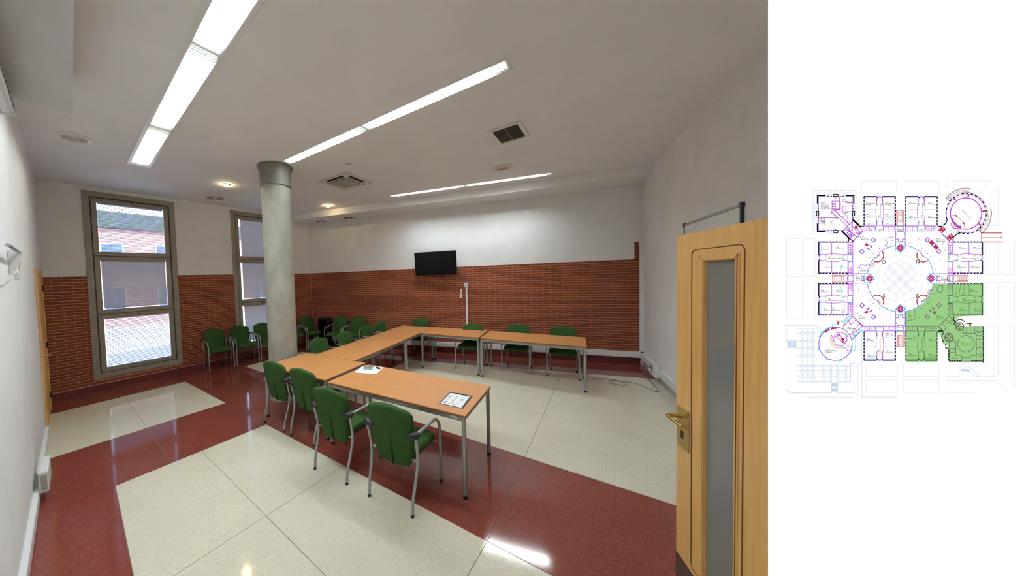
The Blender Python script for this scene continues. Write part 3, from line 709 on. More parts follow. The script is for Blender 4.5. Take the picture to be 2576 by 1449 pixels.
path = [p0, onf(cr,AR,-1.02,0.17,0.20), onf(cr,AR,-1.02,0.20,0.10), (7.66,1.18,0.02),(7.70,0.98,0.006),(7.72,0.78,0.006),(7.66,0.76,0.006),(7.55,0.92,0.006),(7.42,1.02,0.006),(7.22,1.02,0.006),(7.10,0.92,0.006),(7.14,0.80,0.006),(7.28,0.78,0.008),(7.34,0.86,0.010),(7.26,0.97,0.016),(7.08,1.0,0.012),(6.9,0.96,0.006),(6.72,0.95,0.006)]
def smooth_path(P, n=5):
    P = [Vector(q) for q in P]; out = []
    for i in range(len(P)-1):
        a,b,c,d = P[max(i-1,0)],P[i],P[i+1],P[min(i+2,len(P)-1)]
        for k in range(n):
            u = k/n; out.append(0.5*((2*b)+(c-a)*u+(2*a-5*b+4*c-d)*u*u+(3*b-a-3*c+d)*u**3))
    return out+[P[-1]]
tag(MB().tube(smooth_path(path),0.005,8).build('floor_cable', M['cable'], smooth=True),'grey cable looped on the floor below the white socket box','cable')
# ------------------------------------------------------------------ whiteboard
t = thing('whiteboard','large whiteboard with thin metal frame on the right wall behind the door','whiteboard',onf(cr,AR,-2.885,0.0,0),AR)
MB().box(-0.68,0.68,0.002,0.016,0.955,2.505).build('surface', M['wboard'], t)
for a,b,c,d in ((-0.69,0.69,2.495,2.52),(-0.69,0.69,0.935,0.96)): MB().box(a,b,0.001,0.024,c,d).build('frame_bar', M['alu'], t, bevel=0.002, seg=1)
for a,b in ((-0.70,-0.675),(0.675,0.70)): MB().box(a,b,0.001,0.024,0.965,2.49).build('frame_bar', M['navy'] if a < 0 else M['alu'], t, bevel=0.002, seg=1)
for a in (-0.69,0.69):
    for z in (0.945,2.508): MB().box(a-0.022,a+0.022,0.0005,0.027,z-0.024,z+0.024).build('corner_cap', M['navy'], t, bevel=0.003)

# ------------------------------------------------------------------ black cabinet in the corner
t = thing('black_cabinet','black upright box standing in the corner between window wall and far wall','cabinet',(0.62,-0.03,0),TT)
MB().box(-0.16,0.16,-0.13,0.13,0.02,0.84).build('body', M['black'], t, bevel=0.012)
MB().box(-0.165,0.165,-0.135,0.135,0.0,0.02).build('plinth', M['black'], t)
MB().box(-0.14,0.14,-0.132,-0.1302,0.06,0.80).build('front_panel', M['screen'], t)
# ------------------------------------------------------------------ left wall: door, trunking, rail, screen case
dr_ = bpy.data.objects.new('door_2', None); COL.objects.link(dr_); dr_.empty_display_size = .1
struct(frame(dr_, PL, AL), 'narrow wooden door in the left wall beside the brick')
d0, d1, dz = 0.50, 1.66, 2.225
for a,b,c,d in ((d0,d0+0.075,0,dz),(d1-0.075,d1,0,dz),(d0+0.075,d1-0.075,dz-0.08,dz)): MB().box(a,b,0.0005,0.022,c,d).build('door_frame', M['doorwood'], dr_, bevel=0.003)
leaf = MB().box(d0+0.078,d1-0.078,0.001,0.012,0.006,dz-0.083).build('door_leaf', M['doorwood'], dr_)
for z in (0.25,1.05,1.95): MB().box(d0+0.070,d0+0.086,0.0125,0.03,z-0.05,z+0.05).build('hinge', M['black'], leaf)
hd = MB().tube([(d1-0.15,0.012,1.02),(d1-0.15,0.065,1.02),(d1-0.17,0.075,1.02),(d1-0.28,0.075,1.02)],0.010,10).build('handle', M['brass'], leaf, smooth=True)
t = thing('low_trunking','white trunking along the floor of the left wall','trunking',PL,AL)
MB().box(1.76,8.6,0.0005,0.036,0.012,0.125).build('body', M['duct'], t, bevel=0.004)
MB().box(1.77,8.6,0.0362,0.0376,0.024,0.114).build('cover', M['duct'], t)
t = thing('outlet_box','white outlet box on the trunking of the left wall','socket',onf(PL,AL,3.42,0.0380,0),AL)
MB().box(-0.19,0.19,0.0,0.060,0.095,0.285).build('box', M['duct'], t, bevel=0.008)
MB().box(0.1905,0.1930,0.012,0.050,0.12,0.26).build('end_plate', M['acgrey'], t)
t = thing('wall_rail','short chrome rail with a white plastic bracket and strap on the left wall','rail',onf(PL,AL,4.02,0.0,2.15),AL)
MB().tube([(0.0,0.055,0.075),(0.6,0.055,0.075)],0.012,10).build('bar', M['chrome'], t, smooth=True)
MB().add([(0.02,0.0005,0.09),(0.02,0.075,0.09),(0.02,0.075,0.05),(0.02,0.02,-0.085),(0.02,0.0005,-0.085),(-0.01,0.0005,0.09),(-0.01,0.075,0.09),(-0.01,0.075,0.05),(-0.01,0.02,-0.085),(-0.01,0.0005,-0.085)],
         [(0,1,2,3,4),(9,8,7,6,5),(0,5,6,1),(1,6,7,2),(2,7,8,3),(3,8,9,4),(4,9,5,0)]).build('bracket', M['duct'], t, bevel=0.003)
MB().tube(smooth_path([(0.03,0.06,0.07),(0.06,0.062,0.0),(0.04,0.05,-0.06),(0.12,0.05,-0.07),(0.3,0.05,-0.10),(0.6,0.05,-0.11)]),0.004,6).build('strap', M['cream_pl'], t, smooth=True)
MB().box(-0.006,0.016,0.022,0.050,-0.13,-0.086).build('hook', M['duct'], t, bevel=0.004)
t = thing('screen_case','white tubular projection screen case high on the left wall','screen case',onf(PL,AL,4.02,0.0,3.34),AL)
MB().box(0.0,2.2,0.002,0.085,-0.055,0.055).build('case', M['duct'], t, bevel=0.022, seg=3)
MB().box(-0.012,0.0,0.0,0.09,-0.06,0.06).build('end_cap', M['duct'], t, bevel=0.004)
MB().box(0.0,2.2,0.0855,0.088,-0.012,0.0).build('dark_strip', M['navy'], t)  # dark blue strip along the front of the case

# ------------------------------------------------------------------ the open door
HP, da = Vector((7.562,-3.020,0)), math.radians(-71)
dr_ = bpy.data.objects.new('door_1', None); COL.objects.link(dr_); dr_.empty_display_size = .1
frame(dr_, HP, da); struct(dr_, 'open maple door with a tall glass pane and brass handle')
DW, DH, K = 0.83, 2.118, 0.235
gx0, gx1, gz0, gz1 = 0.228, 0.436, 0.30, 1.965
ft = -0.04   # leaf thickness lies on +y (away from the room side)
def dbox(n, a,b,c,d,y0=0.0,y1=0.040,m='doorwood',bv=0.0,par=None): return MB().box(a,b,y0,y1,c,d).build(n, M[m], par or dr_, bevel=bv, seg=1)
dbox('stile',0,gx0-0.03,K,DH,-0.040,0.0); dbox('stile',gx1+0.03,DW,K,DH,-0.040,0.0)
dbox('rail',gx0-0.03,gx1+0.03,gz1+0.03,DH,-0.040,0.0); dbox('rail',gx0-0.03,gx1+0.03,K,gz0-0.03,-0.040,0.0)
bead = rect_frame(MB(), gx0-0.03,gx1+0.03,gz0-0.03,gz1+0.03,0.03,-0.043,0.003).build('glazing_bead', M['doorwood'], dr_, bevel=0.004)
dbox('pane',gx0-0.01,gx1+0.01,gz0-0.01,gz1+0.01,-0.024,-0.018,'doorglass',par=bead)
dbox('kick_plate',0,DW,0.006,K-0.001,-0.042,0.002,'kick')
# moulded groove round the pane (rounded outer corner) on the visible face
def groove(x0,x1,z0,z1,r,y):
    P = []
    for cx_,cz_,a0 in ((x1-r,z1-r,0),(x0+r,z1-r,PI/2),(x0+r,z0+r,PI),(x1-r,z0+r,1.5*PI)):
        for i in range(6): a = a0+i*PI/10; P.append((cx_+r*math.cos(a),y,cz_+r*math.sin(a)))
    return P+[P[0]]
for y in (-0.0405,):
    MB().tube(groove(gx0-0.088,gx1+0.052,gz0-0.2 if gz0-0.2 > K+0.02 else K+0.03,gz1+0.062,0.03,y),0.0028,6).build('moulding_groove', M['groove'], dr_)
    MB().tube([(gx1+0.016,y-0.003,gz0),(gx1+0.016,y-0.003,gz1+0.02)],0.0022,6).build('moulding_groove', M['groove'], dr_)
pl_ = MB().box(0.012,0.122,-0.0435,-0.0402,0.900,1.135).build('lock_plate', M['brassplate'], dr_, bevel=0.001, seg=1)
MB().tube([(0.062,-0.0435,1.083),(0.062,-0.098,1.083)],0.011,12).build('handle_neck', M['brass'], pl_, smooth=True)
MB().tube(smooth_path([(0.062,-0.098,1.083),(0.066,-0.108,1.083),(0.085,-0.112,1.082),(0.165,-0.108,1.078),(0.182,-0.100,1.076),(0.190,-0.075,1.072)],4),0.0095,12).build('handle', M['brass'], pl_, smooth=True)
MB().box(0.052,0.074,-0.0455,-0.0430,0.955,1.000).build('keyhole', M['black'], pl_, bevel=0.001, seg=1)
for z in (0.35,1.1,1.9): MB().tube([(DW+0.004,0.006,z-0.05),(DW+0.004,0.006,z+0.05)],0.009,8).build('hinge', M['brass'], dr_)
# ------------------------------------------------------------------ outside
g = MB().box(-60,-0.55,-45,45,-0.42,-0.25); tag(g.build('courtyard_paving', M['ground']), 'pale sunlit paving outside the windows', 'paving')
t = thing('brick_building','red brick building across the courtyard seen through the blinds','building',(-14,0,-0.25))
MB().box(-6,0,-22,22,0,5.35).build('facade', M['extbrick'], t)
MB().box(-6.2,0.25,-22,22,5.35,6.2).build('roof_edge', M['extdark'], t)
MB().box(-6.2,0.15,-22,22,6.2,6.55).build('parapet', M['extwhite'], t)
for k in range(-7,8):
    for z0,z1 in ((0.9,2.2),(3.6,4.55)):
        y = k*2.9; wd = 1.9 if k % 2 else 1.1
        o = MB().box(0.0,0.06,y-wd/2,y+wd/2,z0,z1).build('window', M['extwhite'], t)
        for s in (-1,1): MB().box(0.061,0.075,y+s*wd/4-wd/4+0.06,y+s*wd/4+wd/4-0.06,z0+0.06,z1-0.06).build('pane', M['extglass'], o)
# ------------------------------------------------------------------ added self-glowing panel, no fitting of the room, with the building plan
PD = 0.80; k_ = PD/FPX
org = CAM+fw*PD+rt*((1932-966)*k_)             # left edge at eye height; local x right, y up, z towards the viewer
panel = bpy.data.objects.new('plan_panel', None); COL.objects.link(panel); panel.empty_display_size = .1
panel.matrix_world = Matrix(((rt.x,up.x,-fw.x,org.x),(rt.y,up.y,-fw.y,org.y),(rt.z,up.z,-fw.z,org.z),(0,0,0,1)))
tag(panel, 'added self-glowing white panel with a coloured floor plan, beside the open door', 'added panel')
PWH = emit('added_glow_white',(255,255,255),1.02/2**EXPO)  # glow added so the panel reads pure white; no lamp behind it
def slabz(x0,x1,y0,y1,za,zb,ins): return MB().add([(x0,y0,zb),(x1,y0,zb),(x1,y1,zb),(x0,y1,zb),(x0+ins,y0+ins,za),(x1-ins,y0+ins,za),(x1-ins,y1-ins,za),(x0+ins,y1-ins,za)],[(0,1,2,3),(7,6,5,4),(0,4,5,1),(1,5,6,2),(2,6,7,3),(3,7,4,0)])
slabz(0.0,0.725,-0.83,0.83,-0.008,0.0,0.016).build('glow_face', PWH, panel)
slabz(0.017,0.708,-0.813,0.813,-0.030,-0.0082,0.040).build('backing', M['alu'], panel)
INK = {n: emit('plan_'+n, c, 1.0/2**EXPO) for n,c in dict(blue=(203,214,234),mag=(196,52,226),vio=(150,70,235),blk=(12,12,14),cyan=(30,226,250),red=(196,48,48),green=(30,140,70),area=(156,207,136),gry=(112,120,108),txt=(44,44,48),ltr=(70,70,72),gtx=(58,128,44),tan=(206,150,84),brn=(134,104,56),dkg=(40,80,36),sky=(70,120,240),lgr=(205,205,205),wht=(255,255,255)).items()}
LAY = ['area','lgr','blue','tan','red','brn','wht','cyan','sky','vio','mag','green','gry','dkg','blk','txt','ltr','gtx']
INKM = {n: MB() for n in INK}
CXP, CYP = 2264.0, 700.5; ZF = 4.83
def U(px, py): return ((px-1932)*k_, (724.5-py)*k_)
WF = dict(mag=1.45,vio=1.45,blk=1.15,cyan=1.35,green=1.4,gry=1.3,red=1.1,blue=1.15,sky=1.2)
def line(ink, pts, wpx=0.8, closed=False, T=None):
    wpx = wpx*WF.get(ink,1.0)
    P = [T(*p) if T else p for p in pts]
    if closed: P = P+[P[0]]
    m = INKM[ink]; z = 0.00025+0.00005*LAY.index(ink); h = wpx*k_/2
    for a,b in zip(P[:-1],P[1:]):
        a, b = Vector(U(*a)), Vector(U(*b)); d = b-a
        if d.length < 1e-9: continue
        d.normalize(); n = Vector((-d.y,d.x))*h; a = a-d*h*0.6; b = b+d*h*0.6
        m.add([(*q,z) for q in (a-n,b-n,b+n,a+n)],[(0,1,2,3)])
def fill(ink, pts, T=None):
    P = [U(*(T(*p) if T else p)) for p in pts]; z = 0.00025+0.00005*LAY.index(ink)
    INKM[ink].add([(*q,z) for q in P],[tuple(range(len(P)))])
def rect(ink, x0,y0,x1,y1, wpx=0.8, T=None): line(ink,[(x0,y0),(x1,y0),(x1,y1),(x0,y1)],wpx,True,T)
def frect(ink,x0,y0,x1,y1,T=None): fill(ink,[(x0,y0),(x1,y0),(x1,y1),(x0,y1)],T)
def arc(cx,cy,r,a0,a1,n=24): return [(cx+r*math.cos(math.radians(a0+(a1-a0)*i/n)), cy+r*math.sin(math.radians(a0+(a1-a0)*i/n))) for i in range(n+1)]
QA = lambda x,y:(1960+x/ZF,440+y/ZF); QB = lambda x,y:(2260+x/ZF,440+y/ZF); QC = lambda x,y:(1960+x/ZF,720+y/ZF); QD = lambda x,y:(2260+x/ZF,720+y/ZF)
# site outlines
for T,rs in ((QA,[(1003,72,1423,223),(88,775,240,1235),(282,775,433,1235),(88,1290,240,1747),(282,1290,433,1747)]),
             (QB,[(68,72,490,223),(578,73,597,94),(578,140,597,158),(1060,793,1210,1215),(1258,793,1408,1215),(1060,1308,1210,1730),(1258,1308,1408,1730),(1126,688,1143,706),(1192,688,1209,706)]),
             (QC,[(1050,947,1433,1097),(1050,1140,1433,1290)]),
             (QD,[(60,947,490,1097),(60,1140,490,1290),(578,947,737,1097),(668,372,877,450),(485,550,555,762)])):
    for r in rs: rect('blue',*r,0.7,T)
line('blue',[(668,200),(668,73),(1127,73),(983,216),(868,170)],0.7,False,QB)
line('blue',[(1090,615),(1210,615),(1210,158),(1068,303),(1115,420)],0.7,False,QB)
line('blue',[(1060,465),(1210,465),(1210,1062),(1060,912)],0.7,True,QD); line('blue',[(1258,465),(1408,465),(1408,1210),(1258,1060)],0.7,True,QD)
line('blue',[(890,947),(1028,947),(1177,1097),(1012,1097),(890,975)],0.7,True,QD)
line('blue',[(912,1293),(578,1293),(578,1143),(1172,1143),(1323,1293)],0.7,False,QD)
line('blue',[(760,920),(760,1030),(862,1030)],1.6,False,QD); line('blue',[(867,920),(867,985),(978,1097),(935,1097),(845,1008),(760,1008)],1.2,False,QD)
frect('blue',760,1008,860,1030,QD)
for x in range(770,868,12): line('blue',[(x,922),(x,948)],0.7,False,QD)
line('blue',arc(843,982,11,0,360,12),0.7,False,QD)
# courtyard terrace at lower left
line('blue',[(520,540),(457,478),(80,478),(80,668),(215,668),(215,513),(460,513),(510,562)],1.2,False,QC)
line('blue',[(90,490),(90,660),(205,660)],0.7,False,QC)
line('blue',[(80,745),(215,745),(215,1162),(635,1162),(635,1297),(130,1297),(80,1247)],1.4,True,QC)
line('blue',[(905,1348),(905,935),(866,935),(866,1162),(707,1162),(707,1297),(900,1297)],1.4,False,QC)
line('blue',[(866,935),(1000,935)],0.8,False,QC); line('blue',[(1003,560),(1003,1348),(1433,1348)],1.2,False,QC); line('blue',[(345,1348),(905,1348)],1.0,False,QC)
for x in (275,287,340,352,405,418): line('blue',[(x,520),(x,1155)],0.8,False,QC)
for x in (530,543,622,634,710,722,802,814): line('blue',[(x,960),(x,1155)],0.8,False,QC)
for y in (567,580,657,670,745,758,836,848): line('blue',[(222,y),(430,y)],0.8,False,QC)
for y in (962,975,1027,1040,1092,1105): line('blue',[(222,y),(862,y)],0.8,False,QC)
for x in (280,346,411):
    for y in (573,662,752,842,967,1033,1100): line('blue',arc(x,y,27,0,360,16),0.7,False,QC)
for x in (537,626,716,806):
    for y in (967,1033,1100): line('blue',arc(x,y,27,0,360,16),0.7,False,QC)
for x,y in ((319,615),(383,615),(319,795),(383,795),(585,995),(763,995),(585,1060),(763,1060)): line('blue',arc(x,y,7,0,360,8),0.6,False,QC)
for a in ((100,675,145,740),(160,675,205,740),(637,1175,705,1220),(637,1237,705,1280)): frect('blue',*a,QC)
line('blue',[(952,1348),(952,973)],0.8,False,QC); line('blue',[(930,973),(952,950),(975,973)],0.8,True,QC)
# upper left building surround
rect('blue',402,192,931,718,1.4,QA)
for a in ((428,216,556,345),(803,216,906,345),(428,595,556,690)): rect('blue',*a,0.7,QA)
for i in range(12): line('blue',[(578+18*i,195),(578+18*i,250)],0.9,False,QA)
for i in range(14): line('blue',[(408,368+15*i),(460,368+15*i)],0.9,False,QA)
for i in range(7): line('blue',[(905,368+13*i),(931,368+13*i)],0.9,False,QA)
for i in range(5): line('blue',[(580+14*i,690),(580+14*i,716)],0.9,False,QA)
line('blue',[(930,493),(1015,493)],0.7,False,QA); line('blue',[(703,720),(703,800)],0.7,False,QA); line('blue',[(905,560),(940,600)],0.7,False,QA)
# central plaza
def R(i, mir=False):
    def f(x,y):
        if mir: x = -x
        for _ in range(i): x,y = -y,x
        return (CXP+x/ZF, CYP+y/ZF)
    return f
Z = R(0)
for q in range(4):
    for mir in (False,True):
        T = R(q,mir); o = [(286*math.cos(math.radians(t)),286*math.sin(math.radians(t))) for t in (230.8,236,241,246,251,258.6)]
        i_ = [(198*math.cos(math.radians(t)),198*math.sin(math.radians(t))) for t in (262,255,248,240,232.2)]
        line('blue',o+[(-27,-255),(-27,-196)]+i_,0.7,True,T)
        line('blue',[(198*math.cos(math.radians(t)),198*math.sin(math.radians(t))) for t in (225,229,232.2)],0.7,False,T)
for o in (-110,-92,-20,-8,8,20,92,110):
    h = math.sqrt(205**2-o*o)
    for s in (1,-1):
        c = math.sqrt(.5); line('blue',[((-h*c-o*c)*1,(-h*c+o*c)*s),((h*c-o*c)*1,(h*c+o*c)*s)],0.7,False,Z)
# green part of the plan
GA = [(2348,714),(2395,714),(2473,714),(2473,793),(2413,796),(2403,806),(2420,822),(2472,820),(2473,909),(2384,909),(2384,870),(2372,866),(2366,846),(2358,834),(2358,910),(2279,910),(2277,784),(2296,780),(2320,766),(2336,744)]
fill('area',GA)
# eight classroom wings by symmetry (units of the drawing, centre of the plaza = origin)
def wing(T, green, seed):
    rr = random.Random(seed)
    mg, vi, gn, cy, bk = ('gry','gry','green','green','dkg') if green else ('mag','vio','green','cyan','blk')
    x0,x1,y0,y1 = -444,-62,-995,-640
    line(bk,[(x0,y0),(x0+150,y0),(x0+166,y0+14)],2.2,False,T); line(bk,[(x1,y0),(x1-150,y0),(x1-166,y0+14)],2.2,False,T)
    for k in range(9):
        ya = y0+8+k*40
        line(bk,[(x0,ya),(x0,ya+22)],2.2,False,T); line(bk,[(x1,ya),(x1,ya+22)],2.2,False,T)
    rect(vi if green else 'vio',x0+8,y0+10,x1-8,y1,0.7,T)
    ca,cb = -288,-216                                        # corridor
    for s,x in ((-1,ca),(1,cb)):
        line(mg,[(x,y0+30),(x-s*0,y0+60),(x+s*10,y0+130),(x+s*12,y0+190),(x+s*8,y0+250),(x,y1-60),(x,y1)],0.9,False,T)
        line(bk if green else 'mag',[(x,y0+20),(x,y0+70)],1.5,False,T); line(bk if green else 'mag',[(x,y1-50),(x,y1)],1.5,False,T)
        for yy in (y0+80,y0+290): 
            line(gn,arc(x-s*9,yy,9,0,180,6),0.7,False,T); line(gn,arc(x-s*9,yy+17,9,0,180,6),0.7,False,T)
        for yy in (y0+110,y0+160,y0+213,y0+265): frect(mg,x-3,yy-3,x+3,yy+3,T)
    line('sky' if not green else 'dkg',arc(-252,y0+24,30,180,360,8),1.0,False,T)
    line(vi,[(x0+8,y0+162),(ca,y0+162)],1.0,False,T); line(vi,[(cb,y0+162),(x1-8,y0+162)],1.0,False,T)
    line(cy,[(x0+12,y0+30),(ca-4,y0+30)],0.8,False,T); line(cy,[(cb+20,y1-70),(x1-30,y1-88),(x1-10,y1-88)],0.8,False,T)
    # service strip
    ya,yb2 = y1+8,-578
    rect(mg,x0+10,ya,ca-6,yb2,0.9,T); rect(mg,cb+6,ya,x1-8,yb2,0.9,T)
    for xx in (x0+40,x0+68,x0+98,x0+125): line(mg,[(xx,ya),(xx,yb2)],0.7,False,T)
    line(mg,[(x0+25,(ya+yb2)/2),(ca-20,(ya+yb2)/2)],0.7,False,T)
    for xx in (cb+66,cb+100,cb+125): line(mg,[(xx,ya),(xx,yb2)],0.7,False,T)
    line(mg,[(cb+66,(ya+yb2)/2+4),(x1-14,(ya+yb2)/2+4)],0.7,False,T)
    for xx in (ca-14,cb+12): frect(cy,xx-5,ya+4,xx+5,yb2-4,T)
    for i in range(6):
        xx = x0+30+i*22; line(gn,arc(xx,ya+14+rr.randint(0,30),7,0,200,6),0.6,False,T)
    line(vi,[(x0,yb2),(x1,yb2)],1.0,False,T)
    for xx in range(x0+10,x1,58): fill(mg,[(xx-4,yb2+10),(xx,yb2+6),(xx+4,yb2+10),(xx,yb2+14)],T)
    line(gn,arc(-265,yb2-4,11,180,360,6),0.7,False,T); line(gn,arc(-240,yb2-4,11,180,360,6),0.7,False,T)
GREEN = {(1,True),(2,False)}
for q in range(4):
    for mir in (False,True):
        g_ = (q,mir) in {(2,False),(1,True)}
        wing(R(q,mir), g_, q*2+mir)
# halls round the plaza: curved glass walls, towers, benches, kiosks
for q in range(4):
    T = R(q); gq = q == 2
    for a0,a1 in ((188,219),(231,262)):
        line('sky' if not gq else 'sky',[(406*math.cos(math.radians(a0+(a1-a0)*i/14)),406*math.sin(math.radians(a0+(a1-a0)*i/14))) for i in range(15)],1.1,False,T)
        for i in range(1,6):
            a = math.radians(a0+(a1-a0)*i/6); fill('cyan',[(398*math.cos(a)+dx,398*math.sin(a)+dy) for dx,dy in ((-4,-4),(4,-4),(4,4),(-4,4))],T)
    line('mag',arc(-277,-277,52,140,310,12) if False else [(-255,-316),(-262,-278),(-290,-256),(-316,-255)],0.8,False,T)
    for i in range(4): line('green',arc(-262-i*14,-282+i*10,9,20,220,6),0.7,False,T)
    # bench
    line('red',arc(-280,-280,78,-42,116,18) if True else [],2.4,False,T)
    # columns
    rr = random.Random(q)
    for x,y in ((-430,-515),(-340,-540),(-222,-478),(-138,-508),(-188,-405),(-112,-430),(-330,-300),(-365,-255),(-282,-280),(-300,-330),(-480,-222),(-405,-188),(-512,-136),(-432,-112),(-255,-365),(-415,-440)):
        fill('mag' if not gq else 'gry',[(x-7,y),(x,y-7),(x+7,y),(x,y+7)],T)
    for x,y in ((-328,-467),(-468,-327)):
        line('vio' if not gq else 'gry',[(x-28,y),(x-4,y-26),(x+28,y),(x+2,y+28)],1.5,True,T)
    # tower on the axis
    line('cyan',[(0-58,-318-20),(-58,-370),(0,-315),(58,-370),(58,-440),(-58,-440),(-58,-370)],1.3,False,T)
    line('vio',[(-52,-372),(0,-424),(52,-372),(0,-320)],1.2,True,T)
    for x,y in ((-26,-372),(26,-372),(0,-398),(0,-346)): 
        if True: fill('red',[(x-24,y),(x,y-24),(x+24,y),(x,y+24)],T)
    for x,y in ((0,-372),(0,-415),(0,-330),(40,-372),(-40,-372)): fill('wht',[(x-13,y),(x,y-13),(x+13,y),(x,y+13)],T)
    line('mag',[(-13,-372),(0,-385),(13,-372),(0,-359)],1.0,True,T)
    for s in (-1,1):
        line('vio',[(s*58,-400),(s*58,-575)],1.0,False,T); line('mag',[(s*58,-478),(s*24,-478),(s*24,-440)],1.2,False,T)
        line('green',arc(s*10,-455,9,0,180,6),0.7,False,T); line('green',arc(s*52,-540,10,80,280,6),0.7,False,T)
    rect('vio',-62,-638,-40,-578,1.0,T); rect('vio',40,-638,62,-578,1.0,T)
    line('mag',[(-38,-575),(0,-566),(38,-575)],1.4,False,T); line('mag',[(-38,-640),(0,-648),(38,-640)],1.0,False,T)
    for i in range(6): line('green',arc(-32+13*i,-640,8,0,180,5),0.7,False,T); line('green',arc(-32+13*i,-585,8,180,360,5),0.7,False,T)
    for s in (-1,1): frect('cyan',s*50-10,-646,s*50+10,-636,T)
    # stairs
    for i in range(6): line('red',[(-20,-690-i*27),(28,-690-i*27)],0.9,False,T)
    line('red',[(-20,-690),(-20,-825),(28,-825)],0.9,False,T); line('red',[(28,-690),(28,-825)],1.6,False,T); line('red',[(6,-690),(6,-825)],0.5,False,T)
    line('red',[(-56,-640),(-36,-660),(-36,-825),(-52,-825),(-52,-650)],1.3,False,T); line('red',[(52,-645),(40,-660),(40,-825),(50,-825)],1.2,False,T)
# kiosks and red benches in the halls
for T,rot,big in ((R(0),-1,0),(R(1),1,1),(R(3),1,0)):
    x,y = -408,-408
    if big:
        fill('red',[(x-62,y+30),(x-30,y+62),(x+62,y-30),(x+30,y-62)],T); fill('wht',[(x-16,y),(x,y-18),(x+16,y),(x,y+18)],T); line('vio',[(x-20,y),(x,y-22),(x+20,y),(x,y+22)],1.4,True,T)
    else: fill('red',[(x-24,y-4),(x-2,y-24),(x+24,y+2),(x+2,y+24)],T)
fill('brn',[QD(410,318),QD(435,295),QD(458,322),QD(434,347)])
for T in (QA,): line('vio',[(1070,890),(1090,910)],2.2,False,T); line('vio',[(1100,860),(1122,880)],2.2,False,T)
line('vio',[(1070,278),(1090,260)],2.2,False,QC); line('vio',[(1100,308),(1122,290)],2.2,False,QC)
line('gry',[(372,290),(394,310)],2.2,False,QD); line('gry',[(402,258),(424,280)],2.2,False,QD)
# ramps
line('red',[(1160,1040),(1102,1130),(1122,1135),(1168,1045)],1.0,True,QA); line('red',[(390,40),(370,38),(330,128),(340,134)],1.2,True,QD)
# rooms drawn inside the halls
line('vio',[(1410,742),(1288,775),(1312,840),(1295,850),(1308,885)],0.8,False,QA); line('vio',[(955,1200),(985,1085),(1050,1105),(1060,1085),(1095,1095)],0.8,False,QA)
line('gry',[(480,1340),(535,1355),(512,1430),(458,1412)],1.2,True,QB); line('gry',[(185,290),(205,330),(182,345),(202,398),(88,420)],0.9,False,QD); line('gry',[(85,315),(85,480)],0.9,False,QD)
# ---- upper left square building
for a in ((460,252,555,252),(808,252,900,252),(460,252,460,345),(900,252,900,345),(460,595,460,690),(460,688,555,688)): line('blk',[(a[0],a[1]),(a[2],a[3])],3.2,False,QA)
for x in (590,628,736,772): frect('blk',x-8,254,x+8,264,QA); 
for x in (590,628): frect('blk',x-8,676,x+8,686,QA)
for y in (380,410,525,560): frect('blk',464,y-8,474,y+8,QA); frect('blk',886,y-8,896,y+8,QA)
for x,y in ((680,250),(680,690)): rect('blk',x-28,y-12,x+28,y+12,2.0,QA)
for x,y in ((462,470),(898,470)): rect('blk',x-12,y-28,x+12,y+28,2.0,QA)
rect('vio',475,266,886,672,0.9,QA)
line('mag',[(726,266),(726,330),(738,338),(738,425),(632,412)],1.3,False,QA); line('mag',[(475,520),(632,520),(706,525)],1.3,False,QA)
rect('mag',638,320,730,415,1.1,QA); line('mag',[(678,320),(678,415)],1.0,False,QA); line('mag',[(638,365),(678,365)],1.0,False,QA)
rect('mag',808,340,886,447,1.0,QA); rect('mag',766,382,806,447,1.0,QA); rect('mag',476,518,545,588,0.8,QA)
line('mag',[(632,445),(850,650),(885,800)],1.0,False,QA); line('mag',[(660,415),(730,490),(850,605),(890,560)],1.2,False,QA); line('mag',[(755,515),(790,495),(828,495),(828,590)],1.0,False,QA); line('mag',[(805,450),(805,495)],0.9,False,QA)
fill('lgr',[(665,430),(675,420),(740,485),(730,495)],QA); fill('lgr',[(635,465),(645,455),(705,515),(695,525)],QA)
for x,y in ((630,460),(665,425),(730,480),(690,520)): fill('gry',[(x-12,y-8),(x+12,y-8),(x,y+10)],QA)
line('blk',[(893,548),(965,615)],4.2,False,QA); line('blk',[(965,625),(1020,628)],2.6,False,QA); line('blk',[(757,685),(845,772)],3.4,False,QA); line('blk',[(836,765),(836,808)],2.4,False,QA); line('blk',[(836,770),(890,808),(905,800)],1.8,False,QA)
line('mag',[(895,555),(1018,680),(890,805),(765,680)],1.2,True,QA); line('mag',[(810,635),(945,765)],1.0,False,QA); line('mag',[(850,595),(980,725)],1.0,False,QA)
fill('red',[(905,635),(932,610),(958,640),(932,665)],QA); line('vio',[(822,705),(850,680),(888,715),(858,742)],1.6,True,QA); line('mag',[(935,700),(965,725),(1000,680)],1.6,False,QA); line('mag',[(850,770),(905,725),(940,765)],1.4,False,QA); line('mag',[(930,640),(975,690)],1.2,False,QA)
for x,y in ((680,275),(483,470),(878,470),(680,662),(655,345),(655,380),(535,570),(790,460),(822,455),(855,330),(722,530),(830,655),(968,750),(648,430)):
    line('green',arc(x-7,y,8,0,180,6),0.8,False,QA); line('green',arc(x+7,y,8,0,180,6),0.8,False,QA)
for x,y in ((549,340),(628,340),(549,418),(549,600),(628,600),(732,600),(810,522)): fill('mag',[(x-5,y),(x,y-5),(x+5,y),(x,y+5)],QA)
fill('red',[(690,705),(702,705),(702,720),(690,720)],QA)
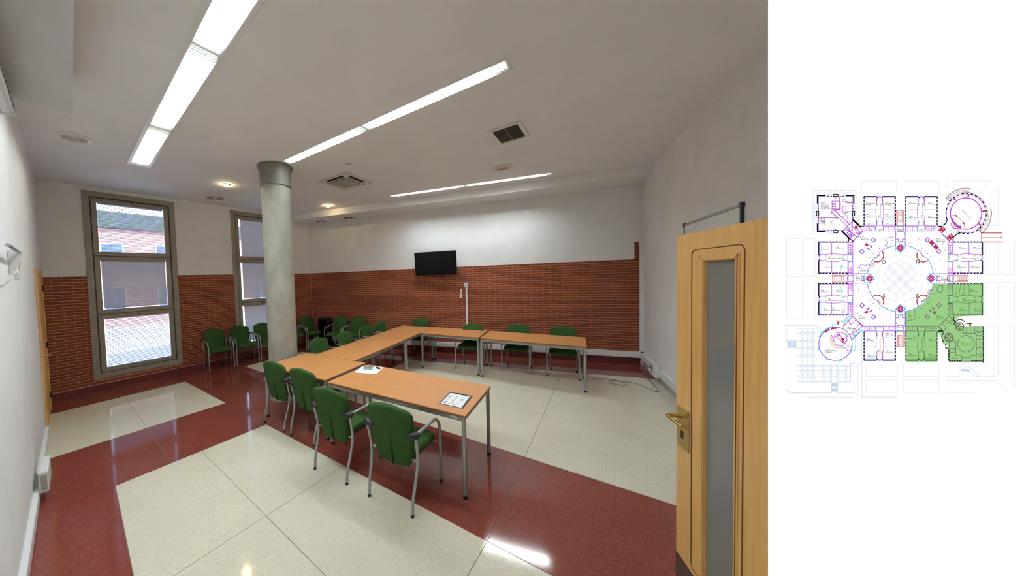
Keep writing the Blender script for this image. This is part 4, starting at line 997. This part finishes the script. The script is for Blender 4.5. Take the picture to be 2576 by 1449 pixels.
# ---- upper right round auditorium
cx_,cy_ = 815,470
line('mag',arc(cx_,cy_,190,-250,95,60),1.8,False,QB); line('mag',arc(cx_,cy_,190,95,110,6),1.2,False,QB)
line('vio',arc(cx_,cy_,238,-200,112,60),0.9,False,QB)
for i in range(24):
    a = -195+i*13.2
    line('blk',arc(cx_,cy_,246,a,a+5.2,3),2.2,False,QB)
line('blk',arc(cx_,cy_,258,-100,15,30),0.8,False,QB)
line('blk',arc(cx_,cy_,308,-141,-80,18),1.0,False,QB); line('blk',arc(cx_,cy_,298,-141,-80,18),0.7,False,QB); line('red',arc(cx_,cy_,280,-132,-80,16),0.8,False,QB); line('red',arc(cx_,cy_,265,-132,-80,16),0.8,False,QB)
line('blk',arc(cx_,cy_,308,-10,51,18),1.0,False,QB); line('blk',arc(cx_,cy_,298,-10,51,18),0.7,False,QB); line('red',arc(cx_,cy_,280,-10,42,16),0.8,False,QB); line('red',arc(cx_,cy_,265,-10,42,16),0.8,False,QB)
line('blk',[(575,283),(615,320)],1.4,False,QB); line('blk',[(965,665),(1005,708)],1.4,False,QB)
for a in (-128,-82,-8,38):
    fill('red',[(cx_+r*math.cos(math.radians(a+d)),cy_+r*math.sin(math.radians(a+d))) for r,d in ((200,-2.4),(200,2.4),(236,2.4),(236,-2.4))],QB)
line('red',[(635,495),(695,488),(790,585),(800,605),(792,650)],1.0,False,QB); fill('red',[(680,490),(700,486),(714,500),(700,512)],QB); fill('red',[(775,585),(790,570),(800,590),(796,608)],QB)
line('mag',arc(690,600,52,-140,-330,14),1.6,False,QB); line('mag',[(655,560),(740,640)],1.6,False,QB); fill('red',[(640,540),(656,525),(672,542),(658,556)],QB); fill('red',[(735,630),(750,615),(766,632),(750,646)],QB)
line('blk',[(585,540),(570,590),(540,612)],2.2,False,QB); line('blk',[(475,628),(520,628)],3.0,False,QB); line('blk',[(745,705),(700,720),(665,755)],2.2,False,QB); line('blk',[(657,760),(657,808)],2.6,False,QB)
line('cyan',[(560,590),(535,612)],1.6,False,QB); line('cyan',[(698,722),(665,752)],1.6,False,QB)
fill('red',[(480,665),(530,625),(570,660),(520,708)],QB); fill('red',[(578,765),(632,712),(665,752),(612,805)],QB)
for x,y in ((500,660),(545,658),(515,690),(530,640),(600,765),(640,745),(615,785),(625,730)): fill('wht',[(x-9,y),(x,y-9),(x+9,y),(x,y+9)],QB)
line('mag',[(480,668),(612,808)],1.0,False,QB); line('mag',[(480,665),(530,622),(570,660),(520,708)],1.0,True,QB); line('mag',[(578,765),(632,712),(665,752),(612,805)],1.0,True,QB)
line('lgr',[(570,640),(592,672),(635,632)],0.8,False,QB); line('lgr',[(555,680),(600,725)],0.8,False,QB); line('lgr',[(650,650),(612,690),(640,720)],0.8,False,QB)
fill('lgr',[(598,280),(622,258),(640,272),(612,296)],QB); fill('lgr',[(985,672),(1010,645),(1028,660),(1000,688)],QB); line('lgr',[(520,550),(560,552),(570,590),(515,600)],0.8,True,QB); line('lgr',[(715,725),(738,765),(690,768)],0.8,True,QB)
for i in range(4): line('green',arc(540+i*12,730+i*12,7,0,360,6),0.7,False,QB)
line('green',arc(638,295,14,60,300,8),0.8,False,QB); line('green',arc(985,640,14,60,300,8),0.8,False,QB)
rect('red',1000,706,1258,812,1.0,QB); line('red',[(1000,706),(1258,706)],1.8,False,QB); line('red',[(1035,815),(1258,815)],2.0,False,QB); line('red',[(1000,760),(1240,760)],0.8,False,QB); line('red',[(1235,752),(1250,760),(1235,768)],0.8,True,QB)
# ---- lower left round cafeteria
cx_,cy_ = 680,700
line('vio',arc(cx_,cy_,202,0,360,60),1.3,False,QC)
for i in range(16):
    a = 6+i*22.5
    if 250 < a < 352: continue
    if i % 2: line('cyan',arc(cx_,cy_,214,a-6,a+6,4),1.6,False,QC)
    else: p = (cx_+210*math.cos(math.radians(a)),cy_+210*math.sin(math.radians(a))); fill('cyan',[(p[0]-6,p[1]),(p[0],p[1]-6),(p[0]+6,p[1]),(p[0],p[1]+6)],QC)
line('cyan',arc(cx_,cy_,214,200,262,14),1.6,False,QC); line('cyan',arc(cx_,cy_,244,-16,22,10),1.0,False,QC); line('cyan',[(905,785),(880,770)],1.0,False,QC)
line('cyan',[(835,365),(835,405),(780,437),(720,420)],1.2,False,QC); line('cyan',[(640,492),(645,465),(735,468)],1.2,False,QC); line('cyan',[(1015,525),(885,648)],1.8,False,QC); line('cyan',[(1015,540),(965,545),(890,620)],1.2,False,QC); line('cyan',[(835,365),(890,362)],1.4,False,QC)
fill('blue',[(763,425),(825,362),(838,390),(790,432)],QC); fill('red',[(702,460),(708,416),(730,422),(722,466)],QC)
line('red',arc(cx_,cy_,188,228,247,8),3.4,False,QC); line('red',arc(cx_,cy_,188,255,272,8),3.4,False,QC)
c2 = (738,642)
line('mag',arc(*c2,82,0,360,30),1.1,False,QC)
for r in (98,108,120): line('tan',arc(*c2,r,60 if r > 100 else 70,206,16),0.9,False,QC)
fill('red',[(745,640),(765,618),(790,645),(768,668)],QC); fill('red',[(752,668),(768,655),(790,672),(772,690)],QC)
line('mag',[(690,610),(780,695),(812,660)],1.1,False,QC); line('mag',[(668,628),(735,572)],1.0,False,QC); line('mag',[(720,590),(795,650)],1.0,False,QC); line('vio',[(700,590),(720,612)],1.6,False,QC); line('vio',[(720,575),(740,598)],1.6,False,QC)
line('mag',[(790,738),(852,795)],0.9,False,QC); line('mag',[(820,612),(852,603)],0.9,False,QC)
line('vio',[(890,365),(785,515)],1.2,False,QC) if False else None
line('mag',[(888,365),(765,498)],1.2,False,QC); line('mag',[(895,372),(1015,488),(860,590)],1.2,False,QC); line('vio',[(885,362),(1018,486)],1.4,False,QC); line('mag',[(835,412),(868,465),(925,408)],1.1,False,QC); line('mag',[(912,520),(970,455),(1012,490)],1.1,False,QC); line('mag',[(912,520),(960,570),(885,645)],1.0,False,QC)
for x,y in ((540,620),(518,700),(590,700),(540,780),(600,840),(680,862),(760,840),(820,780),(842,700),(680,790),(600,560),(680,538)): fill('mag',[(x-6,y),(x,y-6),(x+6,y),(x,y+6)],QC)
for x,y in ((945,415),(965,435),(795,570),(815,585),(835,600),(780,470),(800,455),(885,540),(905,550),(680,665),(705,705),(800,690),(640,600),(775,735),(820,545)): line('green',arc(x,y,9,30,230,6),0.8,False,QC)
# ---- lower right entrance building (inside the green area)
for y in (490,910):
    for x in range(890 if y == 490 else 610, 1030, 30):
        if y == 910 and 755 < x < 860: continue
        line('dkg' if y == 490 else 'blk',[(x,y),(x+18,y)],2.0,False,QD)
for y in range(500,910,34): line('blk',[(1025,y),(1025,y+20)],2.2,False,QD)
for y in range(775,910,34): line('blk',[(604,y),(604,y+20)],2.2,False,QD)
line('blk',arc(740,480,75,190,320,14),1.8,False,QD); line('blk',[(820,453),(880,453)],1.8,False,QD); line('blk',[(660,365),(660,412),(690,430)],2.6,False,QD); line('blk',arc(595,620,75,130,230,14),1.8,False,QD); line('blk',[(567,700),(567,765)],1.8,False,QD); line('blk',[(478,545),(530,545)],2.6,False,QD)
fill('brn',[(856,458),(878,458),(878,486),(856,486)],QD); fill('brn',[(570,740),(600,740),(600,764),(570,764)],QD)
for c in ((738,490),(605,623)):
    line('gry',arc(*c,50,0,360,24),1.8,False,QD); line('dkg',arc(*c,44,0,360,20),0.7,False,QD)
    for dx,dy in ((-28,0),(28,0),(0,-28),(0,28)): frect('brn',c[0]+dx-12,c[1]+dy-9,c[0]+dx+12,c[1]+dy+9,QD)
    rect('gry',c[0]-16,c[1]-16,c[0]+16,c[1]+16,1.2,QD)
line('gry',[(605,362),(478,490),(545,560)],1.4,False,QD); line('gry',[(605,362),(700,445)],1.4,False,QD); line('gry',[(568,405),(600,432),(660,400)],1.1,False,QD); line('gry',[(518,450),(575,505),(545,545),(480,490)],1.2,True,QD); line('gry',[(600,432),(625,458),(655,420)],1.2,False,QD)
line('gry',[(790,492),(1020,492),(1020,905),(868,905)],1.4,False,QD); line('gry',[(760,905),(612,905),(612,680)],1.4,False,QD); line('gry',[(780,540),(785,572),(938,572),(938,882)],1.4,False,QD); line('gry',[(660,645),(688,678),(688,838),(758,838),(758,862),(866,862),(866,838),(938,838)],1.6,False,QD)
line('gry',[(765,862),(765,912),(862,912),(862,862)],1.2,False,QD)
for x in (817,866,918,955): line('gry',[(x,495),(x,570)],1.0,False,QD)
for y in (548,596,648,700,748): line('gry',[(940,y),(1018,y)],1.0,False,QD)
for y in (755,802): line('gry',[(612,y),(686,y)],1.0,False,QD)
line('gry',arc(815,700,102,105,212,20),1.3,False,QD); line('gry',arc(815,700,102,238,438,30),1.3,False,QD)
for i in range(8):
    a = math.radians(22.5+45*i); x,y = 815+88*math.cos(a),700+88*math.sin(a); fill('gry',[(x-5,y),(x,y-5),(x+5,y),(x,y+5)],QD)
for x,y in ((545,432),(520,545),(680,440),(600,560),(655,655),(672,760),(945,760),(945,810),(930,525),(980,560),(980,640),(580,440)): line('green',arc(x,y,10,20,220,6),0.8,False,QD)
fill('brn',[(960,735),(1000,735),(1000,741),(960,741)],QD)
# ---- lettering
def text(s, px, py, hpx, ink='txt', rot=0.0):
    c = bpy.data.curves.new('lettering','FONT'); c.body = s; c.size = hpx*k_*1.38; c.space_line = 0.95; c.resolution_u = 2; c.offset = hpx*k_*0.03
    o = bpy.data.objects.new('lettering', c); COL.objects.link(o); TXT.append((o,px,py,rot,ink))
TXT = []
for s,px,py in (('O',2221.8,659),('N',2307.3,658.3),('S',2222,744),('E',2306.5,744.5)): text(s,px,py,9.6,'ltr')
LB = [(QA,500,338,'130.0\nCentro de Alta\nTecnología y\nHomologación\n(CATECHOM)',0),(QA,755,303,'131.0\nPhotomaqa',0),(QA,605,567,'129.0\nImprenta',0),(QA,488,532,'130.0.2\nOficina\nImprenta',0),
 (QA,1045,330,'134.C\nAula Informática\nA6 Oeste',0),(QA,1278,330,'134.D\nAula Informática\nA7 Oeste',0),(QA,1045,480,'134.A\nAula Informática\nA5 Oeste',0),(QA,1278,480,'134.E\nAula Informática\nA8 Oeste',0),(QA,1065,588,'134.B\nAlmacén A5',0),(QA,1285,588,'134.F\nAlmacén A8',0),
 (QA,500,885,'117.0\nAula A3 Oeste',0),(QA,680,880,'118.0\nAula A4 Oeste',0),(QA,585,995,'114.0\nPasillo Aulas A1-A4 Oeste',0),(QA,545,1110,'116.0\nAula A2 Oeste',0),(QA,728,1112,'115.0\nAula A1 Oeste',0),(QA,985,750,'111.0\nDistribuidor\nMódulo Oeste',0),(QA,1335,795,'111.2',0),(QA,980,1142,'111.1\nDespacho 8º\nMantenimiento',0),(QA,920,1240,'083.0\nDistribuidor\npaso Sur-Oeste',0),(QA,498,1398,'102.0\nAula A7 Sur',0),(QA,685,1395,'103.0\nAula A8 Sur',0),
 (QB,118,332,'012.0\nAula A2 Norte',0),(QB,350,338,'013.0\nAula A3 Norte',0),(QB,120,502,'010.0\nAula A1 Norte',0),(QB,350,502,'014.0\nAula A4 Norte',0),(QB,455,770,'004.0\nDistribuidor\nMódulo Norte',0),(QB,720,880,'025.0\nAula A5 Norte',0),(QB,900,880,'028.0\nAula A6 Norte',0),(QB,765,998,'024.0\nPasillo aulas A5-A8 Norte',0),(QB,702,1105,'026.0\nAula A8 Norte',0),(QB,873,1105,'027.0\nAula A7 Norte',0),(QB,510,1248,'037.0\nDistribuidor\npaso Norte-Este',0),(QB,655,585,'019.0\nLuces\nSalón Actos',0),(QB,712,662,'019.1\nDistribuidor\nSalón de Actos',0),(QB,765,425,'019.0 Salón de Actos',-46),(QB,862,1395,'043.0\nAula A2 Este',0),
 (QC,588,155,'098.0\nPasillo aulas A5-A8 Sur',0),(QC,528,273,'101.0\nAula A6 Sur',0),(QC,638,273,'100.1\nAula A5-B Sur',0),(QC,958,355,'077.0\nDistribuidor\nMódulo Sur',0),(QC,822,500,'087.0\nDistribuidor',0),(QC,880,580,'089.0\nLibrería',0),(QC,558,763,'092.0\nCafetería Edificio\nPolitécnico',0),(QC,820,715,'091.0\nComedor',0),(QC,1060,640,'084.0\nAula A4 Sur',0),(QC,1287,572,'081.0\nAula A1 Sur',0),(QC,1068,830,'083.0\nAula A3 Sur',0),(QC,1290,783,'082.0\nAula A2 Sur',0),
 (QD,862,45,'',0),(QD,770,155,'038.0\nPasillo aulas A1-A4 Este',0),(QD,726,275,'042.0\nAula A4 Este',0),(QD,912,277,'041.0\nAula A3 Este',0),(QD,455,362,'036.0\nDistribuidor\nMódulo Este',0),(QD,118,632,'064.0\nAula A6 Este',0),(QD,358,642,'065.0\nAula A5 Este',0),(QD,116,823,'066.0\nAula A7 Este',0),(QD,355,825,'067.0\nAula A8 Este',0),(QD,758,678,'045.0\nDistribuidor Este\nEntrada Principal',0),(QD,630,855,'056.0\nConserjería',0),(QD,118,355,'062.1\nCAV',0)]
for T,x,y,s,rot in LB:
    if s: px,py = T(x,y); text(s,px,py+1.5,2.7,'txt' if T is not QD else 'gtx',rot)
for T,x,y,s in ((QA,1210,530,'134.0\nPasillo Aulas Informática'),(QB,275,525,'009.0\nPasillo aulas A1-A4 Norte'),(QC,1207,800,'080.0\nPasillo aulas A1-A4 Sur'),(QC,772,325,'100.0\nAula A5-A Sur'),(QD,270,795,'063.0\nPasillo aulas A5-A8 Este'),(QD,690,110,'039.0\nAula A1 Este Izq.'),(QD,778,110,'039.A\nAula A1 Este Dcha.'),(QD,972,865,'052.0\nSecretaría\nde Alumnos')):
    px,py = T(x,y); text(s,px,py,2.7,'txt' if T is not QD else 'gtx',90)
bpy.context.view_layer.update(); dg = bpy.context.evaluated_depsgraph_get()
for o,px,py,rot,ink in TXT:
    me = o.to_mesh() if False else o.evaluated_get(dg).to_mesh()
    a = math.radians(rot); c_,s_ = math.cos(a),math.sin(a); ux,uy = U(px,py)
    big = o.data.body in ('O','N','S','E')
    if big:
        xs_ = [v.co.x for v in me.vertices]; ys_ = [v.co.y for v in me.vertices]; ox,oy = (min(xs_)+max(xs_))/2,(min(ys_)+max(ys_))/2-0.0
        ux,uy = U(px,py-0.0); uy += (max(ys_)-min(ys_))*0.0
    else: ox = oy = 0
    z = 0.00025+0.00005*LAY.index(ink)
    INKM[ink].add([(ux+c_*(v.co.x-ox)-s_*(v.co.y-oy), uy+s_*(v.co.x-ox)+c_*(v.co.y-oy), z) for v in me.vertices],[tuple(p.vertices) for p in me.polygons])
    o.evaluated_get(dg).to_mesh_clear()
for o,*_ in TXT:
    cu = o.data; bpy.data.objects.remove(o, do_unlink=True); bpy.data.curves.remove(cu)
INKN = dict(blue='site_outline_print',mag='magenta_wall_print',vio='violet_wall_print',blk='black_wall_print',cyan='cyan_glass_print',red='red_stair_print',green='door_swing_print',area='green_area_print',gry='grey_wall_print',txt='lettering_print',ltr='compass_letter_print',gtx='green_lettering_print',tan='counter_print',brn='brown_core_print',dkg='dark_green_print',sky='blue_wall_print',lgr='light_grey_print',wht='white_print')
for n,m in INKM.items():
    if not m.v: continue
    me = bpy.data.meshes.new(INKN[n]); me.from_pydata(m.v,[],m.f); me.update(); me.materials.append(INK[n]); link(INKN[n], me, panel)['kind'] = 'stuff'
